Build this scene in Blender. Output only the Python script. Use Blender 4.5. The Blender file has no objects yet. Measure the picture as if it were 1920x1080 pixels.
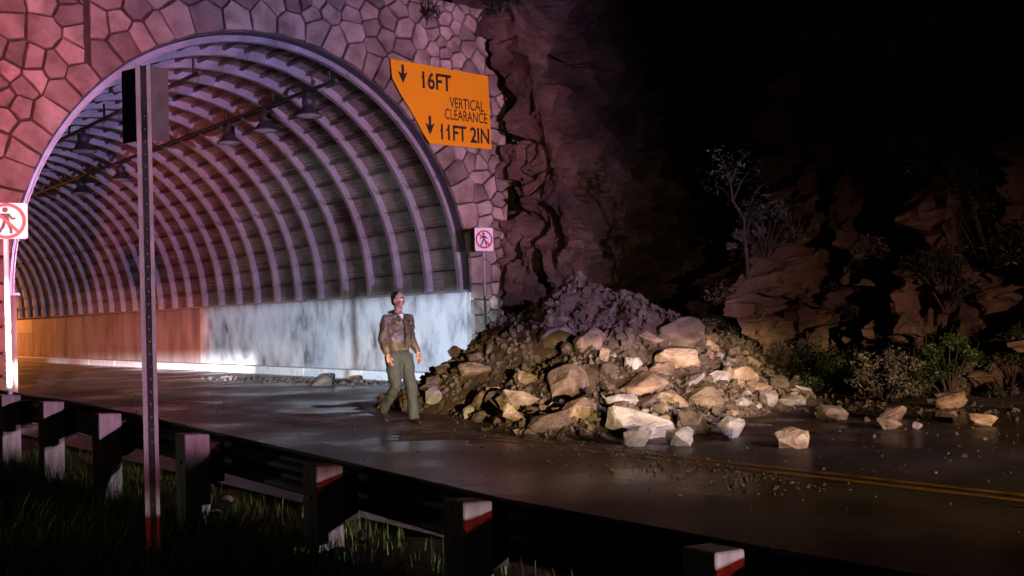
import bpy, bmesh, math, random
from mathutils import Vector, Matrix, Quaternion, noise
R_ = math.radians
random.seed(11)
scene = bpy.context.scene
C = scene.collection

# ------------------------------------------------------------------ camera
CAM = Vector((-9.9, -19.8, 1.44)); AZ = R_(39.2); FPX = 2000.0; PITCH = math.atan(55.0 / FPX); ROLL = R_(1.6)
FW = Vector((math.sin(AZ) * math.cos(PITCH), math.cos(AZ) * math.cos(PITCH), math.sin(PITCH)))
_r = Vector((math.cos(AZ), -math.sin(AZ), 0)); _u = _r.cross(FW)
RT = _r * math.cos(ROLL) - _u * math.sin(ROLL); UP = _u * math.cos(ROLL) + _r * math.sin(ROLL)
cd = bpy.data.cameras.new('camera'); cam = bpy.data.objects.new('camera', cd); C.objects.link(cam)
cd.lens = 37.5; cd.sensor_width = 36; cd.clip_end = 2000; cd.clip_start = 0.05
M = Matrix((RT, UP, -FW)).transposed().to_4x4(); M.translation = CAM
cam.matrix_world = M
scene.camera = cam
def ray(x, y): return FW + RT * ((x - 960) / FPX) - UP * ((y - 540) / FPX)
def G(x, y, z=0.0):
    d = ray(x, y); return CAM + d * ((z - CAM.z) / d.z)
def onY(x, y, Y):
    d = ray(x, y); return CAM + d * ((Y - CAM.y) / d.y)

# ------------------------------------------------------------------ night sky, moon
w = bpy.data.worlds.new('World'); scene.world = w; w.use_nodes = True
wn = w.node_tree; wn.nodes.clear()
sky = wn.nodes.new('ShaderNodeTexSky'); sky.sky_type = 'NISHITA'; sky.sun_disc = False
sky.sun_elevation = R_(4); sky.sun_rotation = R_(215)
bg = wn.nodes.new('ShaderNodeBackground'); bg.inputs['Strength'].default_value = 0.0012
wo = wn.nodes.new('ShaderNodeOutputWorld')
wn.links.new(sky.outputs[0], bg.inputs[0]); wn.links.new(bg.outputs[0], wo.inputs[0])
sd = bpy.data.lights.new('moon', 'SUN'); sd.energy = 0.004; sd.angle = R_(0.5); sd.color = (0.8, 0.88, 1)
so = bpy.data.objects.new('moon', sd); C.objects.link(so)
so.rotation_euler = (R_(60), 0, R_(-35))

# ------------------------------------------------------------------ emergency vehicle lights and added fill spots, all out of frame
def lamp(name, loc, target, energy, col, spot=80, blend=0.5, radius=0.1, cut=None, soft=0.02, low=None, leak=0.0):
    """Spot lamp. cut = tangent of the elevation above which the beam is cut off, as in a dipped headlamp."""
    l = bpy.data.lights.new(name, 'SPOT'); l.energy = energy; l.color = col
    l.spot_size = R_(spot); l.spot_blend = blend; l.shadow_soft_size = radius
    o = bpy.data.objects.new(name, l); C.objects.link(o); o.location = loc
    d = Vector(target) - Vector(loc)
    o.rotation_euler = d.to_track_quat('-Z', 'Y').to_euler()
    if cut is not None:
        l.use_nodes = True; nt = l.node_tree; n = nt.nodes
        em = n.get('Emission') or n.new('ShaderNodeEmission')
        ge = n.new('ShaderNodeNewGeometry'); sp = n.new('ShaderNodeSeparateXYZ')
        mr = n.new('ShaderNodeMapRange'); mr.interpolation_type = 'SMOOTHSTEP'
        nt.links.new(ge.outputs['Incoming'], sp.inputs[0])
        mr.inputs['From Min'].default_value = cut + soft; mr.inputs['From Max'].default_value = cut - soft
        mr.inputs['To Min'].default_value = leak; mr.inputs['To Max'].default_value = 1.0
        nt.links.new(sp.outputs['Z'], mr.inputs['Value'])
        out = mr.outputs[0]
        if low is not None:
            m2 = n.new('ShaderNodeMapRange'); m2.interpolation_type = 'SMOOTHSTEP'; mu = n.new('ShaderNodeMath'); mu.operation = 'MULTIPLY'
            m2.inputs['From Min'].default_value = low - soft; m2.inputs['From Max'].default_value = low + soft
            nt.links.new(sp.outputs['Z'], m2.inputs['Value']); nt.links.new(out, mu.inputs[0]); nt.links.new(m2.outputs[0], mu.inputs[1]); out = mu.outputs[0]
        nt.links.new(out, em.inputs['Strength'])
    return o
# patrol car standing on the road right of the frame
lamp('dipped_headlamp', (-2.4, -26.0, 0.95), (1.6, -8, 0.8), 11000, (1.0, 0.70, 0.36), 50, 0.8, 0.07, cut=0.006, soft=0.012)
lamp('dipped_headlamp', (-8.6, -22.2, 1.05), (0.9, -7.6, 0.85), 18000, (1.0, 0.70, 0.37), 30, 0.6, 0.07, cut=0.0, soft=0.012, low=-0.068, leak=0.10)
lamp('violet_beacon_and_fill', (-1.8, -25.6, 1.85), (1.6, 0, 5.6), 19000, (0.64, 0.45, 1.0), 42, 1.0, 0.10)
lamp('violet_beacon_and_fill', (-2.2, -25.6, 1.85), (-7.4, -12, 2.0), 6500, (1.0, 0.52, 0.82), 50, 0.8, 0.10, cut=3.0, soft=0.012, low=-0.09)  # added unseen spot that lights the sign pole
# dipped lamp of a second car, raking the guard rail from the road side
lamp('side_lamp', (-4.3, -24.0, 0.42), (-6.7, -11.5, 0.1), 2200, (0.95, 0.84, 0.95), 40, 0.7, 0.04, cut=0.0, soft=0.01)
# truck standing off the road left of the frame, lamps towards the tunnel
lamp('work_lamp', (-13.2, -13.0, 1.95), (4.86, 5.5, 1.0), 38000, (0.68, 0.79, 1.0), 24, 0.2, 0.08, cut=0.003, soft=0.010, leak=0.085, low=-0.105)
lamp('truck_headlamp', (-8.4, -12.0, 1.2), (4.5, 18.2, 0.3), 190000, (0.92, 0.90, 1.0), 14.4, 0.25, 0.06, cut=-0.028, soft=0.012, low=-0.055)
lamp('red_beacon_and_fill', (-11.5, -18.0, 2.3), (-5.4, 0, 4.2), 15000, (1.0, 0.15, 0.11), 30, 0.9, 0.10, cut=3.0, soft=0.03, low=-0.10)
lamp('red_wall_fill', (-8.4, -12.2, 1.5), (4.86, 21.5, 1.2), 55000, (1.0, 0.32, 0.26), 11, 0.35, 0.06, cut=0.02, soft=0.03, low=-0.06)  # added red fill for the far length of tunnel wall
lamp('red_beacon_and_fill', (-2.7, -25.6, 1.85), (5.0, 0, 6.0), 10500, (1.0, 0.30, 0.26), 19, 0.9, 0.10)  # added second red lamp to warm the clearance sign and right portal wall
# unseen lamps with no vehicle behind them, each added to light one part
lamp('grass_fill', (-8.6, -9.4, 0.75), (-7.4, -11.8, -0.1), 11, (1.0, 0.97, 0.8), 80, 0.9, 0.04)  # added fill for the near grass
lamp('person_fill', (-3.2, -25.8, 1.5), (-1.6, -7.1, 1.35), 2600, (1.0, 0.84, 0.62), 8.5, 0.8, 0.05)  # added frontal fill for the walking person
lamp('slope_fill', (-2.0, -25.8, 1.9), (7.4, -7.2, 1.4), 5200, (1.0, 0.50, 0.38), 40, 1.0, 0.08, cut=0.05, soft=0.10)  # added weak fill for the dim right slope
lamp('red_post_fill', (-4.6, -23.0, 0.60), (-6.5, -12.5, 0.4), 420, (1.0, 0.06, 0.04), 40, 0.7, 0.04, cut=0.0, soft=0.01)  # added to tint the post tops red

scene.view_settings.view_transform = 'Standard'; scene.view_settings.look = 'None'
scene.view_settings.exposure = 0.0; scene.view_settings.gamma = 1.0; scene.view_settings.use_curve_mapping = False
scene.render.engine = 'CYCLES'
cy = scene.cycles; cy.use_denoising = True; cy.max_bounces = 6; cy.diffuse_bounces = 3; cy.glossy_bounces = 3
cy.caustics_reflective = False; cy.caustics_refractive = False; cy.sample_clamp_indirect = 3.0

# ------------------------------------------------------------------ materials
MATS = {}
def mat(name, cols, rough=0.8, scale=4.0, detail=6, bump=0.3, bscale=None, rand=0.0, metallic=0.0, stretch=(1, 1, 1), rrange=None, spec=0.5, bdist=0.02, contrast=(0.3, 0.7)):
    if name in MATS: return MATS[name]
    m = bpy.data.materials.new(name); m.use_nodes = True; nt = m.node_tree; N = nt.nodes; L = nt.links
    b = N['Principled BSDF']; b.inputs['Metallic'].default_value = metallic; b.inputs['Roughness'].default_value = rough
    b.inputs['Specular IOR Level'].default_value = spec
    tc = N.new('ShaderNodeTexCoord'); mp = N.new('ShaderNodeMapping'); mp.inputs['Scale'].default_value = stretch
    L.new(tc.outputs['Object'], mp.inputs[0])
    src = mp.outputs[0]
    if rand > 0:
        oi = N.new('ShaderNodeObjectInfo'); ad = N.new('ShaderNodeVectorMath'); ad.operation = 'ADD'
        cm = N.new('ShaderNodeCombineXYZ'); mu = N.new('ShaderNodeMath'); mu.operation = 'MULTIPLY'; mu.inputs[1].default_value = 97.0
        L.new(oi.outputs['Random'], mu.inputs[0])
        for i in range(3): L.new(mu.outputs[0], cm.inputs[i])
        L.new(src, ad.inputs[0]); L.new(cm.outputs[0], ad.inputs[1]); src = ad.outputs[0]
    nz = N.new('ShaderNodeTexNoise'); nz.inputs['Scale'].default_value = scale; nz.inputs['Detail'].default_value = detail; nz.inputs['Roughness'].default_value = 0.6
    L.new(src, nz.inputs['Vector'])
    cr = N.new('ShaderNodeValToRGB')
    k = len(cols)
    el = cr.color_ramp.elements
    while len(el) < k: el.new(0.5)
    for i, c in enumerate(cols):
        el[i].position = contrast[0] + (contrast[1] - contrast[0]) * (i / max(1, k - 1)); el[i].color = (*c, 1)
    L.new(nz.outputs['Fac'], cr.inputs[0])
    out = cr.outputs[0]
    if rand > 0:
        hs = N.new('ShaderNodeHueSaturation'); mr = N.new('ShaderNodeMapRange')
        mr.inputs['To Min'].default_value = 1 - rand; mr.inputs['To Max'].default_value = 1 + rand
        L.new(oi.outputs['Random'], mr.inputs['Value']); L.new(mr.outputs[0], hs.inputs['Value'])
        mh = N.new('ShaderNodeMapRange'); mh.inputs['To Min'].default_value = 0.485; mh.inputs['To Max'].default_value = 0.515
        wn_ = N.new('ShaderNodeTexWhiteNoise'); wn_.noise_dimensions = '1D'; L.new(oi.outputs['Random'], wn_.inputs['W'])
        L.new(wn_.outputs['Value'], mh.inputs['Value']); L.new(mh.outputs[0], hs.inputs['Hue'])
        L.new(out, hs.inputs['Color']); out = hs.outputs[0]
    L.new(out, b.inputs['Base Color'])
    if rrange:
        mr2 = N.new('ShaderNodeMapRange'); mr2.inputs['From Min'].default_value = 0.35; mr2.inputs['From Max'].default_value = 0.65
        mr2.inputs['To Min'].default_value = rrange[0]; mr2.inputs['To Max'].default_value = rrange[1]
        nr = N.new('ShaderNodeTexNoise'); nr.inputs['Scale'].default_value = rrange[2] if len(rrange) > 2 else scale * 0.6; nr.inputs['Detail'].default_value = 5
        L.new(src, nr.inputs['Vector']); L.new(nr.outputs['Fac'], mr2.inputs['Value']); L.new(mr2.outputs[0], b.inputs['Roughness'])
    if bump > 0:
        nb = N.new('ShaderNodeTexNoise'); nb.inputs['Scale'].default_value = bscale or scale * 4; nb.inputs['Detail'].default_value = 8; nb.inputs['Roughness'].default_value = 0.65
        L.new(src, nb.inputs['Vector'])
        bp = N.new('ShaderNodeBump'); bp.inputs['Strength'].default_value = bump; bp.inputs['Distance'].default_value = bdist
        L.new(nb.outputs['Fac'], bp.inputs['Height']); L.new(bp.outputs[0], b.inputs['Normal'])
    MATS[name] = m; return m
m_stone = mat('portal_stone', [(0.13, 0.095, 0.07), (0.29, 0.23, 0.18), (0.42, 0.35, 0.29)], 0.75, 1.8, rand=0.42, bump=1.0, bscale=6, bdist=0.06)
m_mortar = mat('mortar', [(0.03, 0.024, 0.02), (0.07, 0.055, 0.045)], 0.95, 6, bump=0.6)
m_steel = mat('galvanised_steel', [(0.38, 0.39, 0.42), (0.56, 0.57, 0.61)], 0.4, 3, bump=0.2, metallic=0.6, rrange=(0.26, 0.5))
m_plate = mat('weathered_plate', [(0.16, 0.145, 0.12), (0.29, 0.265, 0.22), (0.40, 0.37, 0.32)], 0.45, 1.6, bump=0.3, metallic=0.15, rand=0.18)
m_rim = mat('dark_rim_steel', [(0.025, 0.027, 0.03), (0.06, 0.06, 0.065)], 0.6, 4, bump=0.3)
m_conc_p = mat('pale_concrete', [(0.07, 0.068, 0.06), (0.32, 0.32, 0.32), (0.50, 0.50, 0.51), (0.60, 0.60, 0.61)], 0.7, 1.9, 12, bump=0.35, bscale=7, stretch=(1.0, 1.0, 0.55), contrast=(0.28, 0.60))
m_conc_b = mat('reddish_concrete', [(0.20, 0.155, 0.135), (0.38, 0.31, 0.28), (0.50, 0.43, 0.39)], 0.8, 1.1, 8, bump=0.35, bscale=7, stretch=(1.3, 1.3, 0.3))
m_patch = mat('repair_patch', [(0.45, 0.42, 0.38), (0.6, 0.56, 0.5)], 0.8, 3)
m_asph = mat('wet_asphalt', [(0.028, 0.021, 0.015), (0.052, 0.040, 0.030), (0.085, 0.066, 0.050)], 0.4, 0.9, 9, bump=0.3, bscale=60, bdist=0.006, rrange=(0.16, 0.52, 0.45))
m_white = mat('white_road_paint', [(0.45, 0.45, 0.44), (0.78, 0.78, 0.77)], 0.5, 5, bump=0.2, contrast=(0.25, 0.5))
m_yellow = mat('worn_yellow_paint', [(0.05, 0.036, 0.022), (0.22, 0.10, 0.015), (0.32, 0.15, 0.02)], 0.4, 5, 8, bump=0.15, contrast=(0.35, 0.55))
m_dirt = mat('damp_dirt', [(0.035, 0.024, 0.016), (0.075, 0.052, 0.035), (0.12, 0.085, 0.06)], 0.9, 1.8, 9, bump=0.8, bscale=14, bdist=0.05)
m_cliff = mat('cliff_rock', [(0.022, 0.013, 0.010), (0.07, 0.042, 0.028), (0.13, 0.08, 0.055), (0.20, 0.14, 0.11)], 0.9, 0.7, 9, bump=1.0, bscale=3.5, bdist=0.16)
m_rock = mat('broken_rock', [(0.075, 0.05, 0.03), (0.23, 0.17, 0.115), (0.38, 0.31, 0.23)], 0.85, 2.6, 9, bump=1.0, bscale=8, rand=0.45, bdist=0.04)
m_rockg = mat('grey_rock', [(0.16, 0.15, 0.14), (0.30, 0.29, 0.28), (0.42, 0.41, 0.40)], 0.8, 3.0, 8, bump=0.9, bscale=9, rand=0.2, bdist=0.04)
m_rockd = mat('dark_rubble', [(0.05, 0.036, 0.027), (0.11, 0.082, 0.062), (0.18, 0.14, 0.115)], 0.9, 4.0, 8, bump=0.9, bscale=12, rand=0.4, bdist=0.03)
m_grit = mat('wet_grit', [(0.018, 0.013, 0.009), (0.045, 0.034, 0.025), (0.10, 0.08, 0.06)], 0.8, 9, bump=0.3)
m_wood = mat('creosoted_wood', [(0.03, 0.022, 0.018), (0.075, 0.058, 0.048)], 0.8, 3, 8, bump=0.5, stretch=(6, 6, 0.7))
m_woodl = mat('weathered_wood', [(0.14, 0.125, 0.115), (0.32, 0.30, 0.29), (0.42, 0.40, 0.39)], 0.8, 3, 8, bump=0.5, stretch=(5, 5, 0.7))
m_beam = mat('tarnished_rail_steel', [(0.035, 0.032, 0.03), (0.09, 0.085, 0.08)], 0.55, 4, bump=0.2, metallic=0.4)
m_post = mat('sign_post_steel', [(0.34, 0.32, 0.31), (0.52, 0.50, 0.49)], 0.45, 6, bump=0.2, metallic=0.3)
m_wpost = mat('white_post_paint', [(0.5, 0.5, 0.5), (0.78, 0.78, 0.78)], 0.5, 6, bump=0.1)
m_signback = mat('sign_back_aluminium', [(0.14, 0.13, 0.12), (0.24, 0.22, 0.2)], 0.6, 5, bump=0.15, metallic=0.3)
m_sorange = mat('sign_orange_yellow', [(0.80, 0.33, 0.006), (0.88, 0.38, 0.010)], 0.4, 1.5, bump=0.03)
m_sblack = mat('sign_black', [(0.008, 0.008, 0.008), (0.02, 0.02, 0.02)], 0.5, 5, bump=0)
m_swhite = mat('sign_white', [(0.68, 0.68, 0.70), (0.82, 0.82, 0.82)], 0.4, 4, bump=0)
m_sred = mat('sign_red', [(0.45, 0.012, 0.02), (0.55, 0.02, 0.03)], 0.4, 4, bump=0)
m_lampm = mat('lamp_shade_metal', [(0.05, 0.05, 0.052), (0.12, 0.115, 0.11)], 0.5, 5, bump=0.1, metallic=0.4)
m_lampg = mat('lamp_lens_glass', [(0.40, 0.38, 0.34), (0.55, 0.52, 0.48)], 0.2, 5, bump=0)
m_grass = mat('grass_blades', [(0.03, 0.08, 0.016), (0.08, 0.19, 0.035), (0.20, 0.26, 0.08)], 0.55, 1.3, 4, bump=0)
m_leafd = mat('dark_leaves', [(0.008, 0.014, 0.006), (0.02, 0.03, 0.012), (0.045, 0.05, 0.02)], 0.55, 2.0, 4, bump=0)
m_leafg = mat('fresh_leaves', [(0.010, 0.022, 0.005), (0.028, 0.06, 0.010), (0.055, 0.10, 0.02)], 0.5, 2.0, 4, bump=0)
m_leafs = mat('grey_sage_leaves', [(0.05, 0.05, 0.04), (0.11, 0.11, 0.09), (0.17, 0.16, 0.13)], 0.6, 2.0, 4, bump=0)
m_bark = mat('pale_bark', [(0.06, 0.05, 0.042), (0.14, 0.12, 0.10)], 0.85, 5, bump=0.5, stretch=(3, 3, 1))
m_skin = mat('skin', [(0.34, 0.18, 0.125), (0.44, 0.25, 0.18)], 0.5, 8, bump=0.05)
m_hair = mat('black_hair', [(0.008, 0.007, 0.006), (0.02, 0.016, 0.014)], 0.55, 40, bump=0.4)
m_jacket = mat('olive_tan_jacket', [(0.075, 0.058, 0.030), (0.17, 0.135, 0.075)], 0.30, 5, 6, bump=0.7, bscale=7, bdist=0.05, spec=0.7)
m_trous = mat('green_trousers', [(0.020, 0.028, 0.024), (0.040, 0.052, 0.045)], 0.75, 6, bump=0.6, bscale=8, bdist=0.04)
m_shoe = mat('black_shoe', [(0.01, 0.01, 0.01), (0.02, 0.02, 0.02)], 0.25, 6, bump=0.1)
m_gold = mat('badge_gold', [(0.6, 0.45, 0.16), (0.8, 0.62, 0.25)], 0.25, 20, metallic=0.7, bump=0)
m_litter = mat('white_litter', [(0.7, 0.7, 0.68), (0.85, 0.85, 0.84)], 0.6, 6, bump=0.2)
m_redtape = mat('red_reflector', [(0.4, 0.015, 0.012), (0.55, 0.03, 0.02)], 0.4, 9, bump=0.2)
m_eye = mat('eye', [(0.5, 0.5, 0.5), (0.6, 0.6, 0.6)], 0.2, 4, bump=0)

# ------------------------------------------------------------------ builders
def obj(name, mesh, m=None, parent=None, loc=None):
    o = bpy.data.objects.new(name, mesh); C.objects.link(o)
    if m is not None and len(mesh.materials) == 0: mesh.materials.append(m)
    if parent: o.parent = parent
    if loc is not None: o.location = loc
    return o
def mesh_pd(name, V, F, smooth=False):
    me = bpy.data.meshes.new(name); me.from_pydata([tuple(v) for v in V], [], F); me.update()
    if smooth: me.shade_smooth()
    return me
def tag(o, label, cat=None, group=None, kind=None):
    o['label'] = label
    if cat: o['category'] = cat
    if group: o['group'] = group
    if kind: o['kind'] = kind
    return o
def empty(name, loc=(0, 0, 0), rz=0.0):
    o = bpy.data.objects.new(name, None); C.objects.link(o); o.location = loc; o.rotation_euler = (0, 0, rz); o.empty_display_size = 0.1; return o
class MB:
    def __init__(s): s.V = []; s.F = []
    def add(s, V, F):
        n = len(s.V); s.V += [Vector(v) for v in V]; s.F += [tuple(i + n for i in f) for f in F]; return s
    def box(s, a, b, bev=0.0):
        x0, y0, z0 = a; x1, y1, z1 = b
        if bev <= 0:
            return s.add([(x0, y0, z0), (x1, y0, z0), (x1, y1, z0), (x0, y1, z0), (x0, y0, z1), (x1, y0, z1), (x1, y1, z1), (x0, y1, z1)],
                         [(0, 3, 2, 1), (4, 5, 6, 7), (0, 1, 5, 4), (1, 2, 6, 5), (2, 3, 7, 6), (3, 0, 4, 7)])
        bm = bmesh.new(); bmesh.ops.create_cube(bm, size=1)
        for v in bm.verts: v.co = Vector(((x0 + x1) / 2 + v.co.x * (x1 - x0), (y0 + y1) / 2 + v.co.y * (y1 - y0), (z0 + z1) / 2 + v.co.z * (z1 - z0)))
        bmesh.ops.bevel(bm, geom=bm.edges[:], offset=bev, segments=2, affect='EDGES', profile=0.5)
        s.bm(bm); return s
    def bm(s, bm):
        bm.verts.index_update(); s.add([v.co.copy() for v in bm.verts], [tuple(v.index for v in f.verts) for f in bm.faces]); bm.free(); return s
    def tube(s, pts, rad, n=8, cap=True):
        pts = [Vector(p) for p in pts]
        if not isinstance(rad, (list, tuple)): rad = [rad] * len(pts)
        V = []; F = []; prev = None
        for i, p in enumerate(pts):
            t = (pts[min(i + 1, len(pts) - 1)] - pts[max(i - 1, 0)]).normalized()
            a = prev if prev is not None else (Vector((0, 0, 1)) if abs(t.z) < 0.9 else Vector((1, 0, 0)))
            u = (a - t * a.dot(t)).normalized(); prev = u; v = t.cross(u)
            r = rad[i]; ru, rv = r if isinstance(r, tuple) else (r, r)
            for k in range(n):
                an = 2 * math.pi * k / n; V.append(p + u * math.cos(an) * ru + v * math.sin(an) * rv)
        for i in range(len(pts) - 1):
            for k in range(n):
                F.append((i * n + k, i * n + (k + 1) % n, (i + 1) * n + (k + 1) % n, (i + 1) * n + k))
        if cap: F.append(tuple(range(n - 1, -1, -1))); F.append(tuple((len(pts) - 1) * n + k for k in range(n)))
        return s.add(V, F)
    def lathe(s, prof, c=(0, 0, 0), n=20):
        V = []; F = []
        for r, z in prof:
            for k in range(n):
                a = 2 * math.pi * k / n; V.append((c[0] + r * math.cos(a), c[1] + r * math.sin(a), c[2] + z))
        for i in range(len(prof) - 1):
            for k in range(n): F.append((i * n + k, i * n + (k + 1) % n, (i + 1) * n + (k + 1) % n, (i + 1) * n + k))
        return s.add(V, F)
    def ball(s, c, r, seg=12, rings=8, rot=None):
        if not isinstance(r, (tuple, list)): r = (r, r, r)
        V = []; F = []
        c = Vector(c)
        for i in range(rings + 1):
            th = math.pi * i / rings
            for k in range(seg):
                a = 2 * math.pi * k / seg
                p = Vector((r[0] * math.sin(th) * math.cos(a), r[1] * math.sin(th) * math.sin(a), r[2] * math.cos(th)))
                if rot: p = rot @ p
                V.append(c + p)
        for i in range(rings):
            for k in range(seg): F.append((i * seg + k, (i + 1) * seg + k, (i + 1) * seg + (k + 1) % seg, i * seg + (k + 1) % seg))
        return s.add(V, F)
    def prism(s, P, o, ux, uy, t):
        """polygon P in the frame o, ux, uy; thickness t along ux x uy"""
        o = Vector(o); ux = Vector(ux); uy = Vector(uy); nn = ux.cross(uy)
        n = len(P); V = [o + ux * a + uy * b for a, b in P] + [o + ux * a + uy * b + nn * t for a, b in P]
        F = [tuple(range(n - 1, -1, -1)), tuple(range(n, 2 * n))] + [(i, (i + 1) % n, n + (i + 1) % n, n + i) for i in range(n)]
        return s.add(V, F)
    def mesh(s, name, smooth=False): return mesh_pd(name, s.V, s.F, smooth)
    def build(s, name, m, parent=None, loc=None, smooth=False): return obj(name, s.mesh(name, smooth), m, parent, loc)
def fbm(p, o=5, lac=2.1, h=0.9): return noise.fractal(p, h, lac, o)
def grid(name, nu, nv, fn, m, smooth=True):
    V = [fn(i / nu, j / nv) for j in range(nv + 1) for i in range(nu + 1)]
    F = [(j * (nu + 1) + i, j * (nu + 1) + i + 1, (j + 1) * (nu + 1) + i + 1, (j + 1) * (nu + 1) + i) for j in range(nv) for i in range(nu)]
    return obj(name, mesh_pd(name, V, F, smooth), m)
def sstep(a, b, x):
    t = max(0.0, min(1.0, (x - a) / (b - a))); return t * t * (3 - 2 * t)

# ------------------------------------------------------------------ ground, road
def ground_z(x, y):
    z = -0.05 - 0.13 * sstep(-5.9, -7.2, x) - 0.10 * sstep(-7, -11, x)
    if -16 < x < -5.7 and -24 < y < 0: z += 0.05 * fbm(Vector((x * 0.9, y * 0.9, 0))) + 0.02 * fbm(Vector((x * 4, y * 4, 3)))
    return z
def gfn(u, v):
    # finer cells near the camera, reaching the horizon
    a = (u - 0.5) * 2; b = (v - 0.5) * 2
    x = -6 + math.copysign(abs(a) ** 3.2 * 900 + abs(a) * 14, a); y = -12 + math.copysign(abs(b) ** 3.2 * 900 + abs(b) * 16, b)
    return (x, y, ground_z(x, y) - (0.10 if (-5.5 < x < 5.2) else 0))
o = grid('ground', 150, 150, gfn, m_dirt); tag(o, 'damp brown dirt ground beside the road', kind='structure')
def road_fn(u, v):
    x = -5.75 + u * (4.86 + 5.75); y = -70 + v * 125
    return (x, y, -0.02 + 0.02 * math.sin(math.pi * u))
o = grid('road', 8, 60, road_fn, m_asph); tag(o, 'wet dark asphalt road running into the tunnel', kind='structure')
def roadz(x): return -0.02 + 0.02 * math.sin(math.pi * (x + 5.75) / 10.61)
def line_x(y): return -2.0 + 0.95 * sstep(-4, 22, y)
for dx in (-0.11, 0.11):
    V = []; F = []; n = 120
    for i in range(n + 1):
        y = -60 + i * 105 / n
        for s in (-0.055, 0.055): xx = line_x(y) + dx + s; V.append((xx, y, roadz(xx) + 0.005))
    F = [(2 * i, 2 * i + 1, 2 * i + 3, 2 * i + 2) for i in range(n)]
    o = obj('centre_line', mesh_pd('centre_line', V, F), m_yellow)
    tag(o, 'yellow centre line on the road, ' + ('nearer of the pair' if dx < 0 else 'farther of the pair'), kind='structure')
# curb: long cast lengths, painted white
ck = empty('curb'); tag(ck, 'white painted curb along the foot of the tunnel wall', kind='structure')
for i in range(14):
    y0 = 0.6 + i * 3.05
    MB().box((4.22, y0 + 0.008, -0.1), (4.60, y0 + 3.042, 0.20 + random.uniform(-0.006, 0.006)), 0.025).build('curb_length', m_white, ck)
o = MB().box((4.60, 0.3, -0.1), (4.90, 44, 0.05)).build('gutter', m_dirt); tag(o, 'dirt filled gutter behind the white curb', kind='structure')
ck2 = empty('curb'); tag(ck2, 'curb along the left tunnel wall', kind='structure')
MB().box((-4.6, 0.6, -0.1), (-4.2, 44, 0.18), 0.02).build('curb_length', m_white, ck2)
# white edge line by the near shoulder
o = obj('edge_line', mesh_pd('edge_line', [(-5.2, -60, roadz(-5.2) + 0.006), (-5.08, -60, roadz(-5.08) + 0.006), (-5.08, -1, roadz(-5.08) + 0.006), (-5.2, -1, roadz(-5.2) + 0.006)], [(0, 1, 2, 3)]), m_white)
tag(o, 'white edge line beside the guard rail', kind='structure')

# ------------------------------------------------------------------ portal wall of fitted stones
ZS = 2.06
def ell(a, r, dz=0.30): return (r * math.cos(a), ZS + (r + dz) * math.sin(a))
portal = empty('portal_wall'); tag(portal, 'tunnel portal wall of irregular fitted stones round the arch', 'wall')
XL, XR, ZT = -11.0, 6.15, 8.75
arc = [(5.1, -0.3)] + [ell(math.pi * i / 60, 5.1) for i in range(61)] + [(-5.1, -0.3)]
outer = []
for (x, z) in arc:
    if z < ZS + 0.01: outer.append((XR if x > 0 else XL, z)); continue
    dx, dz = x, z - ZS
    t = min([k for k in ((XR if dx > 0 else -XL) / max(abs(dx), 1e-6), (ZT - ZS) / max(dz, 1e-6))])
    outer.append((dx * t, ZS + dz * t))
V = []; F = []
for (a, b) in zip(arc, outer): V += [(a[0], 0, a[1]), (b[0], 0, b[1]), (a[0], 0.7, a[1]), (b[0], 0.7, b[1])]
for i in range(len(arc) - 1):
    p, q = 4 * i, 4 * i + 4
    F += [(p, p + 1, q + 1, q), (p + 2, q + 2, q + 3, p + 3), (p, q, q + 2, p + 2), (p + 1, p + 3, q + 3, q + 1)]
# corner fill
V += [(XR, 0, ZT), (XL, 0, ZT), (XR, 0.7, ZT), (XL, 0.7, ZT)]
obj('mortar_backing', mesh_pd('mortar_backing', V, F), m_mortar, portal)
MB().box((XR - 2.6, 0.001, ZT - 2.6), (XR - 0.001, 0.699, ZT - 0.001)).build('mortar_backing', m_mortar, portal)
MB().box((XL + 0.001, 0.001, ZT - 5), (-6.2, 0.699, ZT - 0.001)).build('mortar_backing', m_mortar, portal)
rs = random.Random(5)
seeds = []
def inside(x, z, r=5.0):
    if z <= ZS: return abs(x) < r
    return (x / r) ** 2 + ((z - ZS) / (r + 0.3)) ** 2 < 1
def ring_pt(a, r):  # below the spring line the ring goes on straight down
    return ell(a, r)
a = -0.02
while a < math.pi + 0.02:
    seeds.append((*ell(a, 5.34 + rs.uniform(-0.05, 0.06)), 1)); a += rs.uniform(0.060, 0.125)
z = ZS - 0.35
while z > -0.3:
    for sgn in (-1, 1): seeds.append((sgn * (5.3 + rs.uniform(-0.05, 0.05)), z + rs.uniform(-0.08, 0.08), 1))
    z -= rs.uniform(0.34, 0.55)
tries = 0
while tries < 9000:
    tries += 1
    x = rs.uniform(-6.9, XR); z = rs.uniform(-0.2, ZT)
    if inside(x, z, 5.66): continue
    dmin = 0.315 + 0.22 * (noise.noise(Vector((x * 0.6, z * 0.6, 7))) + 0.35)
    dmin = max(0.235, dmin) * rs.uniform(0.72, 1.08) * (0.8 if x > 4.0 else 1.0)
    if all((x - sx) ** 2 + (z - sz) ** 2 > dmin * dmin for sx, sz, _ in seeds): seeds.append((x, z, 0))
def clip(poly, nx, nz, c):
    out = []
    for i in range(len(poly)):
        p, q = poly[i], poly[(i + 1) % len(poly)]
        dp = p[0] * nx + p[1] * nz - c; dq = q[0] * nx + q[1] * nz - c
        if dp <= 0: out.append(p)
        if dp * dq < 0:
            t = dp / (dp - dq); out.append((p[0] + (q[0] - p[0]) * t, p[1] + (q[1] - p[1]) * t))
    return out
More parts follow.
